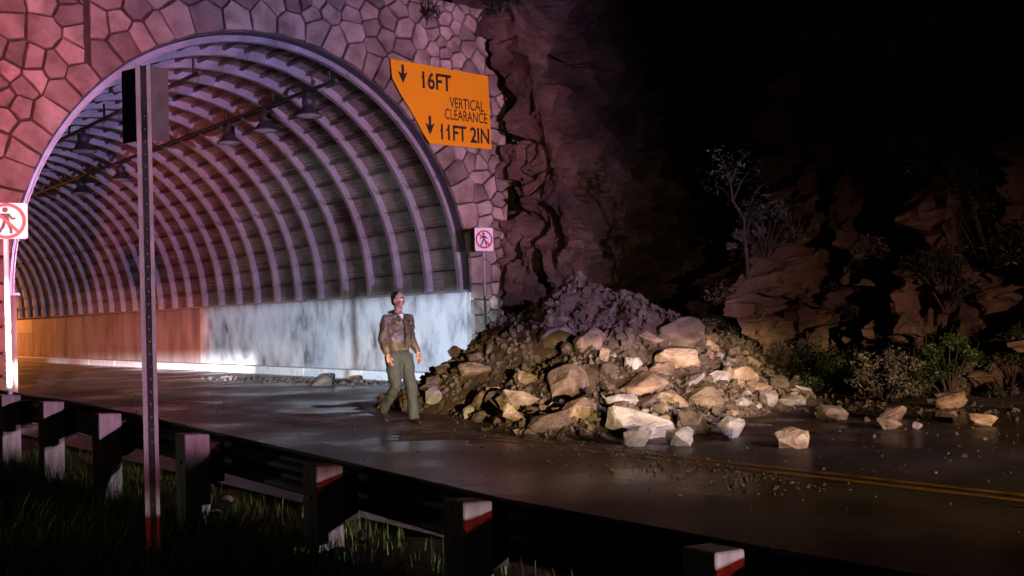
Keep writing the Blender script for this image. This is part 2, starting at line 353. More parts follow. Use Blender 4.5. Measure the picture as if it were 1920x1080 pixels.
def inset(poly, d):
    for i in range(len(poly)):
        pass
    ar = sum(poly[i][0] * poly[(i + 1) % len(poly)][1] - poly[(i + 1) % len(poly)][0] * poly[i][1] for i in range(len(poly)))
    if ar < 0: poly = poly[::-1]
    out = poly
    for i in range(len(poly)):
        p, q = poly[i], poly[(i + 1) % len(poly)]
        ex, ez = q[0] - p[0], q[1] - p[1]; l = math.hypot(ex, ez)
        if l < 1e-5: continue
        nx, nz = ez / l, -ex / l
        out = clip(out, nx, nz, p[0] * nx + p[1] * nz - d)
        if len(out) < 3: return []
    return out
def merge(poly, d=0.03):
    out = []
    for p in poly:
        if not out or math.hypot(p[0] - out[-1][0], p[1] - out[-1][1]) > d: out.append(p)
    if len(out) > 2 and math.hypot(out[0][0] - out[-1][0], out[0][1] - out[-1][1]) < d: out.pop()
    return out
STONES = []
for i, (sx, sz, rg) in enumerate(seeds):
    poly = [(sx - 0.75, sz - 0.75), (sx + 0.75, sz - 0.75), (sx + 0.75, sz + 0.75), (sx - 0.75, sz + 0.75)]
    for j, (tx, tz, _) in enumerate(seeds):
        if j == i or (sz > 6.2 and tz > 6.2 and (sx + 3.61) * (tx + 3.61) < 0): continue
        dx, dz = tx - sx, tz - sz; d2 = dx * dx + dz * dz
        if d2 > 2.6: continue
        poly = clip(poly, dx, dz, (tx * tx + tz * tz - sx * sx - sz * sz) / 2)
        if len(poly) < 3: break
    if len(poly) < 3: continue
    poly = clip(poly, 1, 0, XR); poly = clip(poly, 0, 1, ZT); poly = clip(poly, 0, -1, 0.25)
    if sz > 6.2:
        poly = clip(poly, 1, 0, -3.66) if sx < -3.61 else clip(poly, -1, 0, 3.57)
    # keep clear of the arch opening: cut by the tangent nearest to the stone
    if abs(sx) < 6.6:
        if sz <= ZS: s = 1 if sx > 0 else -1; poly = clip(poly, -s, 0, -4.99)
        else:
            a = math.atan2((sz - ZS) / 5.32, sx / 5.02)
            for da in (-0.035, 0.035):
                px, pz = ell(a + da, 4.985); nx, nz = px / 4.985 ** 2, (pz - ZS) / 5.285 ** 2; l = math.hypot(nx, nz); nx /= l; nz /= l
                poly = clip(poly, -nx, -nz, -(px * nx + pz * nz))
                if len(poly) < 3: break
    if len(poly) < 3: continue
    poly = inset(poly, rs.uniform(0.010, 0.020))
    poly = merge(poly)
    if len(poly) < 3: continue
    jit = []
    for k_ in range(len(poly)):
        p, q = poly[k_], poly[(k_ + 1) % len(poly)]; ln_ = math.hypot(q[0] - p[0], q[1] - p[1]); jit.append((p[0] + rs.uniform(-.007, .007), p[1] + rs.uniform(-.007, .007)))
        if ln_ > 0.16: w_ = rs.uniform(-0.012, 0.010); jit.append(((p[0] + q[0]) / 2 + (q[1] - p[1]) / ln_ * w_, (p[1] + q[1]) / 2 - (q[0] - p[0]) / ln_ * w_))
    poly = jit
    cx = sum(p[0] for p in poly) / len(poly); cz = sum(p[1] for p in poly) / len(poly)
    # front = roughened fan; sides bridge by angle
    dep = rs.uniform(0.045, 0.10); tx, tz = rs.uniform(-0.06, 0.06), rs.uniform(-0.06, 0.06)
    bm = bmesh.new()
    back = [bm.verts.new((p[0] - cx, 0.03, p[1] - cz)) for p in poly]
    mid = [bm.verts.new((p[0] - cx, -dep + 0.03, p[1] - cz)) for p in poly]
    n = len(poly)
    for k in range(n): bm.faces.new((back[k], back[(k + 1) % n], mid[(k + 1) % n], mid[k]))
    inn = []
    for p in poly:
        vx, vz = p[0] - cx, p[1] - cz; l = max(0.05, math.hypot(vx, vz)); f = max(0.7, 1 - 0.013 / l)
        inn.append(bm.verts.new((vx * f, -dep - 0.012 + tx * vx + tz * vz + rs.uniform(-0.016, 0.012), vz * f)))
    for k in range(n): bm.faces.new((mid[k], mid[(k + 1) % n], inn[(k + 1) % n], inn[k]))
    c = bm.verts.new((rs.uniform(-0.06, 0.06), -dep - 0.012 + rs.uniform(-0.018, 0.012), rs.uniform(-0.06, 0.06)))
    for k in range(n): bm.faces.new((inn[k], inn[(k + 1) % n], c))
    bmesh.ops.recalc_face_normals(bm, faces=bm.faces[:])
    me = bpy.data.meshes.new('stone'); bm.to_mesh(me); bm.free()
    area_ = abs(sum(poly[k_][0] * poly[(k_ + 1) % n][1] - poly[(k_ + 1) % n][0] * poly[k_][1] for k_ in range(n))) / 2
    STONES.append((area_ if -5.9 < cx < 6.2 and cz > 0.6 else area_ * 0.2, me, cx, cz))
STONES.sort(key=lambda t: -t[0]); left_ = MB()
for i, (_, me, cx, cz) in enumerate(STONES):
    if i < 300: obj('stone', me, m_stone, portal, (cx, 0, cz))
    else: left_.add([v.co + Vector((cx, 0, cz)) for v in me.vertices], [tuple(f.vertices) for f in me.polygons]); bpy.data.meshes.remove(me)
if left_.V: o = left_.build('small_stones', m_stone, portal); o['kind'] = 'stuff'
print('stones', len(STONES))

# ------------------------------------------------------------------ tunnel lining: ribs and pressed plates
lining = empty('tunnel_lining'); tag(lining, 'ribbed steel arch lining inside the tunnel', 'tunnel lining')
SP = 1.335; Y0 = 0.24; NB = 32; NP = 31
def strip_arc(r_in, r_out, y0, y1, n=56):
    mb = MB(); V = []; F = []
    for i in range(n + 1):
        a = math.pi * i / n
        for r, y in ((r_in, y0), (r_out, y0), (r_out, y1), (r_in, y1)):
            x, z = ell(a, r); V.append((x, y, z))
    for i in range(n):
        for k in range(4): F.append((4 * i + k, 4 * i + (k + 1) % 4, 4 * i + 4 + (k + 1) % 4, 4 * i + 4 + k))
    F += [(0, 1, 2, 3), tuple(4 * n + k for k in (3, 2, 1, 0))]
    return mb.add(V, F)
strip_arc(4.975, 5.12, 0.0, Y0).build('rim_plate', m_rim, lining)  # dark colour stands in for the shade of the first bay
rib = strip_arc(4.86, 5.08, 0, 0.035); rb2 = strip_arc(4.848, 4.872, -0.045, 0.085)
rib.add(rb2.V, rb2.F)
rib_me = rib.mesh('rib'); rib_me.materials.append(m_steel)
for k in range(NB + 1): obj('rib', rib_me, None, lining, (0, Y0 + SP * k, 0))
# bolt heads down each rib, near ribs only
def plate_pd(j, y0, y1):
    a0 = math.pi * j / NP; a1 = math.pi * (j + 1) / NP
    prof = [(0.03, 0.02), (0.04, -0.10), (0.06, -0.10), (0.06, 0.0)]
    nw = 5
    for q in range(nw * 4 + 1):
        t = 0.08 + 0.84 * q / (nw * 4); prof.append((t, -0.026 * (1 - math.cos(2 * math.pi * q / 4)) / 2 * 1.0))
    prof += [(0.94, 0.0), (0.94, -0.10), (0.96, -0.10), (0.97, 0.02)]
    V = []
    for t, d in prof:
        x, z = ell(a0 + (a1 - a0) * t, 5.06 + d); V += [(x, y0, z), (x, y1, z)]
    F = [(2 * i, 2 * i + 1, 2 * i + 3, 2 * i + 2) for i in range(len(prof) - 1)]
    return V, F
pm = []
for j in range(NP):
    V, F = plate_pd(j, 0.008, SP - 0.008); me = mesh_pd('plate', V, F); me.materials.append(m_plate); pm.append(me)
rest = MB()
for k in range(NB):
    for j in range(NP):
        if (k < 12 and j < 21) or (12 <= k < 15 and j < 15):
            obj('plate', pm[j], None, lining, (0, Y0 + SP * k, 0))
        else:
            V, F = plate_pd(j, Y0 + SP * k + 0.008, Y0 + SP * k + SP - 0.008); rest.add(V, F)
o = rest.build('plate_field', m_plate, lining); o['kind'] = 'stuff'
# outer shell that closes the gaps between plates
sh = strip_arc(5.10, 5.14, 0.71, Y0 + SP * NB + 0.2, 40).build('shell', m_rim, lining)

# low side walls of the tunnel
wr = empty('concrete_wall', (5.0, 0.1, 0)); tag(wr, 'stained concrete side wall under the ribs, paler at its near end', 'wall')
def wpanel(y0, y1, m, par, x0=4.86, x1=5.12):
    s = par.location
    return MB().box((x0 - s.x, y0 - s.y, -0.1), (x1 - s.x, y1 - s.y, ZS - 0.004), 0.012).build('wall_panel', m, par)
o = wpanel(0.0, 15.2, m_conc_p, wr); o['label'] = 'pale streaky panel'  # near length is paler concrete, farther lengths redder
o = wpanel(15.215, 30.2, m_conc_b, wr); o['label'] = 'reddish panel'
wpanel(30.215, 43, m_conc_b, wr)
MB().box((4.853 - 5, 35.4, 1.35), (4.858 - 5, 39.4, 2.0)).build('pale_patch', m_patch, wr)
MB().box((4.80 - 5, -0.08, ZS), (5.10 - 5, 42.8, ZS + 0.045)).build('ledge', m_steel, wr)
wl = empty('concrete_wall', (-5.0, 0.1, 0)); tag(wl, 'concrete side wall at the left side of the tunnel behind the sign post', 'wall')
wpanel(0.0, 43, m_conc_b, wl, -5.12, -4.86)
MB().box((-5.10 + 5, -0.08, ZS), (-4.80 + 5, 42.8, ZS + 0.045)).build('ledge', m_steel, wl)

# conduits and bell lamps under the crown
def conduit(x, z, y0, y1, label):
    c = empty('lamp_conduit', (x, y0, z)); tag(c, label, 'conduit', 'conduits under the tunnel crown')
    MB().tube([(0, 0, 0), (0, (y1 - y0) / 2, 0), (0, y1 - y0, 0)], 0.045, 8).build('pipe', m_lampm, c)
    hb = MB(); 
    y = 0.3
    me = MB().box((-0.02, -0.02, 0), (0.02, 0.02, 0.35)).mesh('hanger'); me.materials.append(m_lampm)
    while y < y1 - y0: obj('hanger', me, None, c, (0, y, 0)); y += SP * 2
conduit(1.72, 6.66, 0.25, 36, 'dark conduit carrying the right row of tunnel lamps')
conduit(-1.35, 6.45, 0.25, 36, 'dark conduit carrying the left row of tunnel lamps')
def bell():
    neck = MB().lathe([(0.0, -0.02), (0.06, -0.02), (0.06, -0.10), (0.14, -0.13), (0.15, -0.30), (0.10, -0.33), (0.0, -0.33)], n=16).mesh('ballast_housing', True); neck.materials.append(m_lampm)
    shd = MB().lathe([(0.09, -0.31), (0.15, -0.36), (0.20, -0.44), (0.26, -0.50), (0.31, -0.52), (0.315, -0.56), (0.29, -0.555), (0.25, -0.51), (0.18, -0.45), (0.12, -0.37)], n=24).mesh('shade', True); shd.materials.append(m_lampm)
    gl = MB().lathe([(0.0, -0.60), (0.15, -0.59), (0.25, -0.565), (0.295, -0.545), (0.24, -0.53), (0.0, -0.52)], n=20).mesh('lens', True); gl.materials.append(m_lampg)
    return neck, shd, gl
bl = bell()
def put_lamp(x, y, z, label):
    t = empty('bell_lamp', (x, y, z)); tag(t, label, 'lamp', 'bell lamps under the tunnel crown')
    for nm, me in zip(('ballast_housing', 'shade', 'lens'), bl): obj(nm, me, None, t)
put_lamp(1.72, 1.5, 6.64, 'unlit bell lamp nearest the portal in the right row')
put_lamp(1.72, 3.65, 6.64, 'unlit bell lamp second from the portal in the right row')
put_lamp(1.72, 5.7, 6.64, 'unlit bell lamp third from the portal in the right row')
put_lamp(1.72, 13.7, 6.64, 'unlit bell lamp just right of the sign pole, deeper in the right row')
put_lamp(1.72, 17.6, 6.64, 'unlit bell lamp deepest in the right row, left of the sign pole')
put_lamp(-1.35, 7.45, 6.43, 'unlit bell lamp nearer of the two in the left row')
put_lamp(-1.35, 11.2, 6.43, 'unlit bell lamp farther of the two in the left row, by the arch edge')
# sodium lamp glow deep in the tunnel
gl_ = bpy.data.lights.new('deep_tunnel_lamp', 'POINT'); gl_.energy = 4500; gl_.color = (1.0, 0.30, 0.07); gl_.shadow_soft_size = 0.15
go = bpy.data.objects.new('deep_tunnel_lamp', gl_); C.objects.link(go); go.location = (1.72, 41.0, 5.95)
put_lamp(1.72, 41.0, 6.64, 'lit orange bell lamp far down the tunnel')

# ------------------------------------------------------------------ cliff and hillside
def cliff_x(y, z):   # rough plan of the rock face, used for placing things
    return 5.5 if y > -3.0 else 9.0 if y > -5.2 else 6.6 + 0.45 * z
PLAN = [  # x, y at the foot; lean in x and y per metre of height
 (7.4, 0.9, 0, 0.05), (6.6, 0.35, 0.0, 0.06), (6.35, -0.7, 0.03, 0.10), (6.15, -1.6, 0.06, 0.16), (6.3, -2.4, 0.02, 0.22), (6.8, -2.75, -0.12, 0.27), (7.35, -2.5, -0.22, 0.28),
 (7.9, -1.6, -0.15, 0.25), (9.2, -0.6, 0.10, 0.15), (11.0, -1.2, 0.3, 0.1), (11.6, -3.4, 0.35, 0.0), (9.9, -4.8, 0.42, -0.05), (8.2, -5.1, 0.48, 0.0), (7.1, -5.8, 0.50, 0.0), (6.8, -6.9, 0.48, 0), (7.2, -8.1, 0.5, 0), (6.9, -9.5, 0.5, 0), (7.3, -10.8, 0.5, 0),
 (6.9, -12.6, 0.5, 0), (7.3, -15, 0.5, 0), (7.0, -19, 0.5, 0), (7.6, -25, 0.5, 0), (7.2, -34, 0.5, 0), (7.6, -46, 0.5, 0)]
def cat(P_, t):
    i = min(len(P_) - 2, int(t)); f = t - i; p0, p1, p2, p3 = P_[max(i - 1, 0)], P_[i], P_[i + 1], P_[min(i + 2, len(P_) - 1)]
    return [0.5 * (2 * b_ + (c_ - a_) * f + (2 * a_ - 5 * b_ + 4 * c_ - d_) * f * f + (3 * b_ - a_ - 3 * c_ + d_) * f ** 3) for a_, b_, c_, d_ in zip(p0, p1, p2, p3)]
_s = [0.0]
_N = 2000; _T = [cat(PLAN, (len(PLAN) - 1) * i / _N) for i in range(_N + 1)]
for i in range(_N):
    d_ = math.hypot(_T[i + 1][0] - _T[i][0], _T[i + 1][1] - _T[i][1]); wgt = 1.0 if _T[i][1] > -14 else 0.3
    _s.append(_s[-1] + d_ * wgt)
def plan_at(u):
    import bisect
    k = min(_N, bisect.bisect_left(_s, u * _s[-1])); return _T[k], _T[max(0, k - 3)], _T[min(_N, k + 3)]
def cfn(u, v):
    p, q0, q1 = plan_at(u); z = -0.4 + v ** 1.25 * 15
    tx, ty = q1[0] - q0[0], q1[1] - q0[1]; l = math.hypot(tx, ty) or 1; nx, ny = ty / l, -tx / l            # outward, towards the road
    x = p[0] + p[2] * z; y = p[1] + p[3] * z
    P3 = Vector((x, y, z))
    n1 = fbm(Vector((x * 0.55, y * 0.55, z * 0.38)) + Vector((3, 7, 1)), 5)
    rd = (1 - abs(noise.noise(Vector((x * 1.15 + 5, y * 1.15, z * 0.55))))) ** 2.5
    vr = noise.cell(Vector((x * 1.5 + 0.7 * n1, y * 1.5 + 0.3 * n1, z * 1.0 + 0.8 * n1)))
    d = 0.75 * n1 + 0.55 * rd + 0.34 * vr + 0.30 * fbm(Vector((x * 2.2, y * 2.2, z * 1.3)), 6) + 0.25 * (1 - abs(noise.noise(Vector((x * 2.7, y * 2.7, z * 1.2 + 8))))) ** 2
    if p[1] < -5.2: d = d * 1.5 - 0.2
    edge_fade = sstep(0.55, -0.3, p[1]) if u < 0.2 else 1.0
    d = (d - 0.55) * edge_fade
    w_ = 0.07 * edge_fade
    return (x + nx * d + w_ * fbm(P3 * 1.9 + Vector((5, 2, 8)), 4), y + ny * d + w_ * fbm(P3 * 1.9 + Vector((1, 9, 3)), 4), z + w_ * fbm(P3 * 1.9 + Vector((11, 0, 6)), 4))
cliff = grid('cliff', 430, 200, cfn, m_cliff, smooth=False); tag(cliff, 'dark brown rock cliff and cut slope beside the road', kind='structure')
from mathutils.bvhtree import BVHTree
cliff_bvh = BVHTree.FromPolygons([v.co.copy() for v in cliff.data.vertices], [tuple(f.vertices) for f in cliff.data.polygons])
def hfn(u, v):
    x = -60 + u * 130; y = 0.72 + v * 50
    h = 8.2 + 0.55 * (y - 0.7) + 1.3 * fbm(Vector((x * 0.15, y * 0.15, 3)))
    return (x, y, h)
o = grid('hillside', 80, 30, hfn, m_dirt); tag(o, 'dark hillside above the tunnel portal', kind='structure')
def h2fn(u, v):   # hill left of the portal
    y = 0.6 - (1 - u) * 7; z = -0.5 + v * 16
    return (-10.6 - 0.4 * z - 0.5 * (0.6 - y) + 0.6 * fbm(Vector((y * 0.6, z * 0.5, 12))), y, z)
o = grid('bank', 40, 40, h2fn, m_cliff, smooth=False); tag(o, 'rock bank left of the portal wall', kind='structure')

# ------------------------------------------------------------------ landslide pile
def pile_h(x, y):
    def cone(cx, cy, H, R, ax=1.0, ay=1.0, p=1.15):
        d = math.hypot((x - cx) / ax, (y - cy) / ay) / R
        return H * max(0.0, 1 - d ** p)
    h = max(cone(2.7, -6.3, 2.12, 3.4), cone(4.9, -5.2, 1.75, 3.4), cone(1.5, -8.2, 1.2, 2.6), cone(-0.1, -9.8, 0.45, 1.9), cone(3.4, -8.4, 0.7, 1.9), cone(1.3, -5.6, 0.75, 2.2))
    if h <= 0: return -0.06
    return h * (1 + 0.22 * fbm(Vector((x * 1.1, y * 1.1, 5)))) + 0.05 * fbm(Vector((x * 5, y * 5, 2))) - 0.05
def pfn(u, v):
    x = -2.6 + u * 10.6; y = -12.6 + v * 11.4
    return (x, y, pile_h(x, y))
o = grid('landslide_soil', 110, 110, pfn, m_dirt, smooth=False); tag(o, 'heap of dark soil and gravel under the fallen rocks', kind='structure')
def hull(rng, n=18, sq=(1, 1, 1), rough=0.0):
    bm = bmesh.new()
    for i in range(n):
        v = Vector((rng.gauss(0, 1), rng.gauss(0, 1), rng.gauss(0, 1))).normalized() * rng.uniform(0.42, 0.55)
        # squash towards a box so that flat fracture faces appear
        v = Vector([max(-0.40, min(0.40, c)) for c in v])
        bm.verts.new((v.x * sq[0], v.y * sq[1], v.z * sq[2]))
    r = bmesh.ops.convex_hull(bm, input=bm.verts[:])
    bmesh.ops.delete(bm, geom=[g for g in set(r['geom_interior'] + r['geom_unused']) if isinstance(g, bmesh.types.BMVert)], context='VERTS')
    if rough > 0:
        bmesh.ops.bevel(bm, geom=bm.edges[:], offset=0.018, segments=1, affect='EDGES')
        bmesh.ops.triangulate(bm, faces=bm.faces[:])
        bmesh.ops.subdivide_edges(bm, edges=[e for e in bm.edges if e.calc_length() > 0.16], cuts=1, use_grid_fill=False)
        bmesh.ops.triangulate(bm, faces=bm.faces[:])
        sh = Vector((rng.uniform(0, 50), rng.uniform(0, 50), 0))
        for v in bm.verts: v.co += v.co.normalized() * rough * fbm(v.co * 3.5 + sh, 4)
    bmesh.ops.recalc_face_normals(bm, faces=bm.faces[:])
    me = bpy.data.meshes.new('rock'); bm.to_mesh(me); bm.free(); return me
rr = random.Random(21)
small = {}
for nm, mm in (('tan', m_rock), ('grey', m_rockg), ('dark', m_rockd)):
    small[nm] = []
    for i in range(9):
        me = hull(rr, rr.choice((12, 15, 19)), (rr.uniform(0.8, 1.3), rr.uniform(0.7, 1.1), rr.uniform(0.5, 0.9))); me.materials.append(mm); small[nm].append(me)
def surf(x, y): return max(pile_h(x, y), roadz(x) if -5.7 < x < 4.8 else ground_z(x, y))
def hit(px, py):
    d = ray(px, py); t = 6.0
    while t < 40:
        p = CAM + d * t
        if p.z <= surf(p.x, p.y) or p.x > cliff_x(p.y, p.z) - 0.1: return p, t
        t += 0.03
    return CAM + d * 14, 14
# large fallen rocks picked out one by one: x, y (centre), width, height in photograph pixels, kind, label
BIG = [
 (1066, 706, 78, 84, 'tan', 'big warmly lit tan boulder in the middle of the pile'),
 (1092, 762, 74, 56, 'tan', 'tan block below the big warm boulder of the pile'),
 (1205, 716, 92, 62, 'tan', 'wide yellowish rock right of the pile middle'),
 (1255, 744, 66, 42, 'tan', 'brightest pale wedge of rock low in the pile'),
 (1316, 740, 70, 54, 'tan', 'tan block at the right foot of the pile'),
 (1198, 788, 122, 58, 'grey', 'large flat grey slab lying in front of the pile'),
 (1196, 826, 52, 34, 'grey', 'small grey stone under the flat slab'),
 (1274, 824, 50, 40, 'grey', 'rounded grey stone right of the flat slab'),
 (1300, 788, 62, 48, 'dark', 'dark brown boulder between slab and tan block'),
 (1374, 808, 56, 40, 'grey', 'blue grey stone on the road right of the pile'),
 (1485, 828, 60, 38, 'tan', 'pale pink stone standing alone on the road'),
 (1482, 752, 58, 24, 'grey', 'long pale stone beside the right end of the pile'),
 (1278, 612, 84, 60, 'tan', 'tan slab high on the right shoulder of the pile'),
 (1270, 664, 80, 50, 'tan', 'tan slab just under the right shoulder of the pile'),
 (1050, 622, 84, 58, 'dark', 'dark angular block near the top of the pile'),
 (1110, 632, 60, 66, 'tan', 'upright brown block beside the dark one near the top'),
 (990, 706, 52, 28, 'tan', 'pale chip of rock on the left flank of the pile'),
 (892, 690, 62, 34, 'tan', 'long warm stone at the left edge of the pile'),
 (972, 746, 76, 42, 'tan', 'brown stone low on the left flank of the pile'),
 (905, 745, 56, 36, 'tan', 'brown stone at the left foot of the pile'),
 (1384, 702, 74, 50, 'tan', 'brown boulder at the right end of the pile'),
 (1422, 726, 60, 38, 'tan', 'sloping brown stone at the far right end of the pile'),
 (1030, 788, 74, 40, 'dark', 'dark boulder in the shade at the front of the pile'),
 (1165, 748, 60, 34, 'grey', 'pale flat stone above the grey slab'),
 (1240, 690, 46, 30, 'tan', 'squarish stone in the upper right of the pile'),
 (1140, 690, 46, 34, 'dark', 'dark stone behind the big warm boulder'),
 (1672, 780, 56, 24, 'tan', 'pinkish stone atop the small heap by the right verge'),
 (1664, 796, 48, 26, 'tan', 'pale stone at the base of the small heap by the right verge'),
 (1782, 756, 58, 32, 'tan', 'pink block lying at the foot of the slope on the right'),
 (1842, 792, 50, 22, 'tan', 'low pale stone near the right edge of the picture'),
 (1770, 782, 40, 24, 'dark', 'brown stone below the pink block by the slope'),
 (1560, 778, 56, 30, 'dark', 'dark brown stone on the road between pile and verge'),
 (1720, 802, 20, 14, 'grey', 'little bright stone on the road by the right verge'),
 (880, 774, 22, 30, 'grey', 'pale pebbly stone at the left foot of the pile by the walking person'),
 (608, 716, 56, 22, 'dark', 'muddy clod against the tunnel curb left of the walking person'),
]
kept = []
for (px, py, wpx, hpx, kd, lab) in BIG:
    p, t = hit(px, py + hpx * 0.30)
    W = wpx * t / FPX; H = hpx * t / FPX
    me = hull(rr, rr.choice((17, 20, 24)), (1, 1, 1), 0.05); me.materials.append({'tan': m_rock, 'grey': m_rockg, 'dark': m_rockd}[kd])
    o = obj('fallen_rock', me, None, None, (p.x, p.y, max(p.z, H * 0.30) + 0.02))
    o.scale = (W * 1.28, W * rr.uniform(0.9, 1.2), H * 1.30)
    o.rotation_euler = (rr.uniform(-0.3, 0.3), rr.uniform(-0.25, 0.25), -AZ + rr.uniform(-0.4, 0.4))
    tag(o, lab, 'rock', 'fallen rocks'); kept.append((p.x, p.y, p.z, max(W, H) * 0.5))
# many lesser rocks: one object each, alike
n = 0; k = 0
while n < 262 and k < 9000:
    k += 1
    x = rr.uniform(-2.4, 6.2); y = rr.uniform(-12.4, -3.6)
    h = pile_h(x, y)
    if h < 0.03: continue
    if x > cliff_x(y, max(h, 0)) - 0.1: continue
    # the side seen from the road gets the stones
    if (x - 2.8) * 0.632 + (y + 6.3) * 0.775 > 1.0: continue
    s = 0.12 + 0.16 * rr.random() ** 2 if h > 1.05 else 0.13 + 0.30 * rr.random() ** 2.2
    z = surf(x, y)
    if any((x - a) ** 2 + (y - b) ** 2 + (z - c) ** 2 < (d + s * 0.32) ** 2 for a, b, c, d in kept): continue
    kd = 'dark' if h > 1.0 and rr.random() < 0.9 else rr.choice(('tan', 'dark', 'dark', 'tan', 'dark', 'grey', 'tan'))
    o = obj('rubble_stone', rr.choice(small[kd]), None, None, (x, y, z + s * 0.16))
    o.scale = (s * rr.uniform(0.9, 1.4), s * rr.uniform(0.8, 1.2), s * rr.uniform(0.8, 1.1)); o.rotation_euler = (rr.uniform(-0.7, 0.7), rr.uniform(-0.7, 0.7), rr.uniform(0, 6.3))
    side = (x - 2.0) * 0.775 - (y + 7.5) * 0.632
    zone = 'near the top' if h > 1.25 else 'low on the left flank' if side < -0.9 else 'at the right end' if side > 1.7 else 'on the front face'
    tag(o, 'lesser broken %s stone %s of the landslide pile' % ({'tan': 'tan', 'grey': 'pale grey', 'dark': 'dark brown'}[kd], zone), 'rock', 'lesser stones of the landslide pile')
    kept.append((x, y, z, s * 0.42)); n += 1
# gravel: too many to count
def scatter(name, m, pts, label):
    mb = MB(); base = []
    for i in range(6):
        me = hull(rr, 9, (1.2, 1, 0.7)); base.append(([v.co.copy() for v in me.vertices], [tuple(f.vertices) for f in me.polygons])); bpy.data.meshes.remove(me)
    for (x, y, z, s) in pts:
        V, F = rr.choice(base); q = Quaternion((rr.gauss(0, 1), rr.gauss(0, 1), rr.gauss(0, 1), rr.gauss(0, 1))).normalized()
        c = Vector((x, y, z)); mb.add([c + q @ (v * s) for v in V], F)
    o = mb.build(name, m); tag(o, label, kind='stuff'); return o
P = []
for i in range(12000):
    x = rr.uniform(-2.6, 6.4); y = rr.uniform(-12.6, -3.2); h = pile_h(x, y)
    if h < 0.03 or (x - 2.8) * 0.632 + (y + 6.3) * 0.775 > 2.4: continue
    P.append((x, y, h + 0.01, 0.035 + (0.20 if h > 0.9 else 0.14) * rr.random() ** 2))
scatter('rubble_gravel', m_rockd, P, 'dark gravel and chips covering the landslide pile')
P = []
for i in range(2600):
    a = rr.random()
    if a < 0.62:   # fringe in front of the pile
        t = rr.uniform(-0.1, 1.2); k_ = -abs(rr.gauss(0, 0.5)) + 0.35; x = -0.2 - 2.2 * t + k_ * 0.95; y = -5.5 - 7.5 * t - k_ * 0.3 + rr.gauss(0, 0.3)
    elif a < 0.90: x = rr.uniform(-3.4, 4.6); y = rr.uniform(-18, -10)
    else: x = rr.uniform(-5.2, 3); y = rr.uniform(-13, 3)
    if pile_h(x, y) > 0.02: continue
    P.append((x, y, roadz(x) + 0.004, min(0.06, rr.expovariate(75)) + 0.008))
for i in range(420):   # verge on the right
    y = rr.uniform(-20, -9.2); x = 4.2 + rr.gauss(0, 0.9); P.append((x, y, max(ground_z(x, y), roadz(min(x, 4.8))) + 0.01, rr.uniform(0.03, 0.13)))
scatter('road_debris', m_grit, P, 'pebbles and chips strewn over the wet road')
P = []
for i in range(520):   # mud along the curb
    y = rr.uniform(-2.5, 8.5); x = 3.1 - 0.13 * (y - 3) + rr.gauss(0, 0.35)
    if x > 4.2: continue
    P.append((x, y, roadz(x) + 0.01, rr.uniform(0.03, 0.15) * (0.5 + rr.random())))
scatter('curb_mud', m_rockd, P, 'muddy debris washed against the tunnel curb')

def mud_fn(u, v):
    x = -4.6 + u * 8.7; y = -15.5 + v * 23
    d = math.hypot((x - 0.6) / 3.6, (y + 7.8) / 5.0); d2 = abs(x - 3.3 + 0.10 * (y - 2)) / 1.1 if y > -4 else 9
    a_ = max(sstep(1.35, 0.6, d), 0.9 * sstep(1.2, 0.2, d2) * sstep(8, 4, y))
    return (x, y, roadz(x) - 0.016 + 0.026 * a_ + 0.016 * fbm(Vector((x * 1.3, y * 1.3, 4)), 6) * (0.4 + a_))
o = grid('mud_film', 130, 300, mud_fn, mat('wet_mud', [(0.035, 0.022, 0.013), (0.072, 0.047, 0.029), (0.11, 0.074, 0.048)], 0.5, 2.2, 9, bump=0.7, bscale=20, bdist=0.02, rrange=(0.32, 0.75, 1.5))); tag(o, 'thin brown mud smeared over the road round the rock pile', kind='structure')

# ------------------------------------------------------------------ vegetation
def leaf_cloud(rng, clumps, per, size, leaf):
    V = []; F = []
    for (c, r) in clumps:
        for i in range(per):
            d = Vector((rng.gauss(0, 1), rng.gauss(0, 1), rng.gauss(0, 1))).normalized() * (rng.random() ** 0.4)
            p = c + Vector((d.x * r[0], d.y * r[1], d.z * r[2]))
            a = Vector((rng.gauss(0, 1), rng.gauss(0, 1), rng.gauss(0, 0.7))).normalized(); b = a.orthogonal().normalized(); b = Quaternion(a, rng.uniform(0, 6.28)) @ b
            l = leaf * rng.uniform(0.6, 1.4); wd = l * 0.34
            n = len(V); V += [p - a * l * 0.5, p + b * wd * 0.5, p + a * l * 0.5, p - b * wd * 0.5]; F.append((n, n + 1, n + 2, n + 3))
    return V, F
def bush(name, loc, w, h, m, label, seed, cat='bush', per=90, leaf=0.065, group='bushes along the foot of the slope'):
    rng = random.Random(seed)
    t = empty(name, loc); tag(t, label, cat, group)
    cl = []; st = MB()
    for i in range(20):
        a = rng.uniform(0, 6.28); rr_ = rng.random() ** 0.6 * w * 0.55; zz = h * rng.uniform(0.08, 0.9)
        c = Vector((math.cos(a) * rr_ * (1.1 - 0.4 * zz / h), math.sin(a) * rr_ * (1.1 - 0.4 * zz / h), zz))
        s = rng.uniform(0.07, 0.22) * w; cl.append((c, (s, s, s * rng.uniform(0.5, 1.0))))
        st.tube([(rng.uniform(-.05, .05), rng.uniform(-.05, .05), -0.15), c * 0.5 + Vector((0, 0, 0.03)), c, c * 1.15 + Vector((rng.uniform(-.1, .1), rng.uniform(-.1, .1), 0.12))], [0.016, 0.011, 0.006, 0.002], 5)
    V, F = leaf_cloud(rng, cl, per, w, leaf)
    obj('foliage', mesh_pd('foliage', V, F), m, t); st.build('stem', m_wood, t); return t
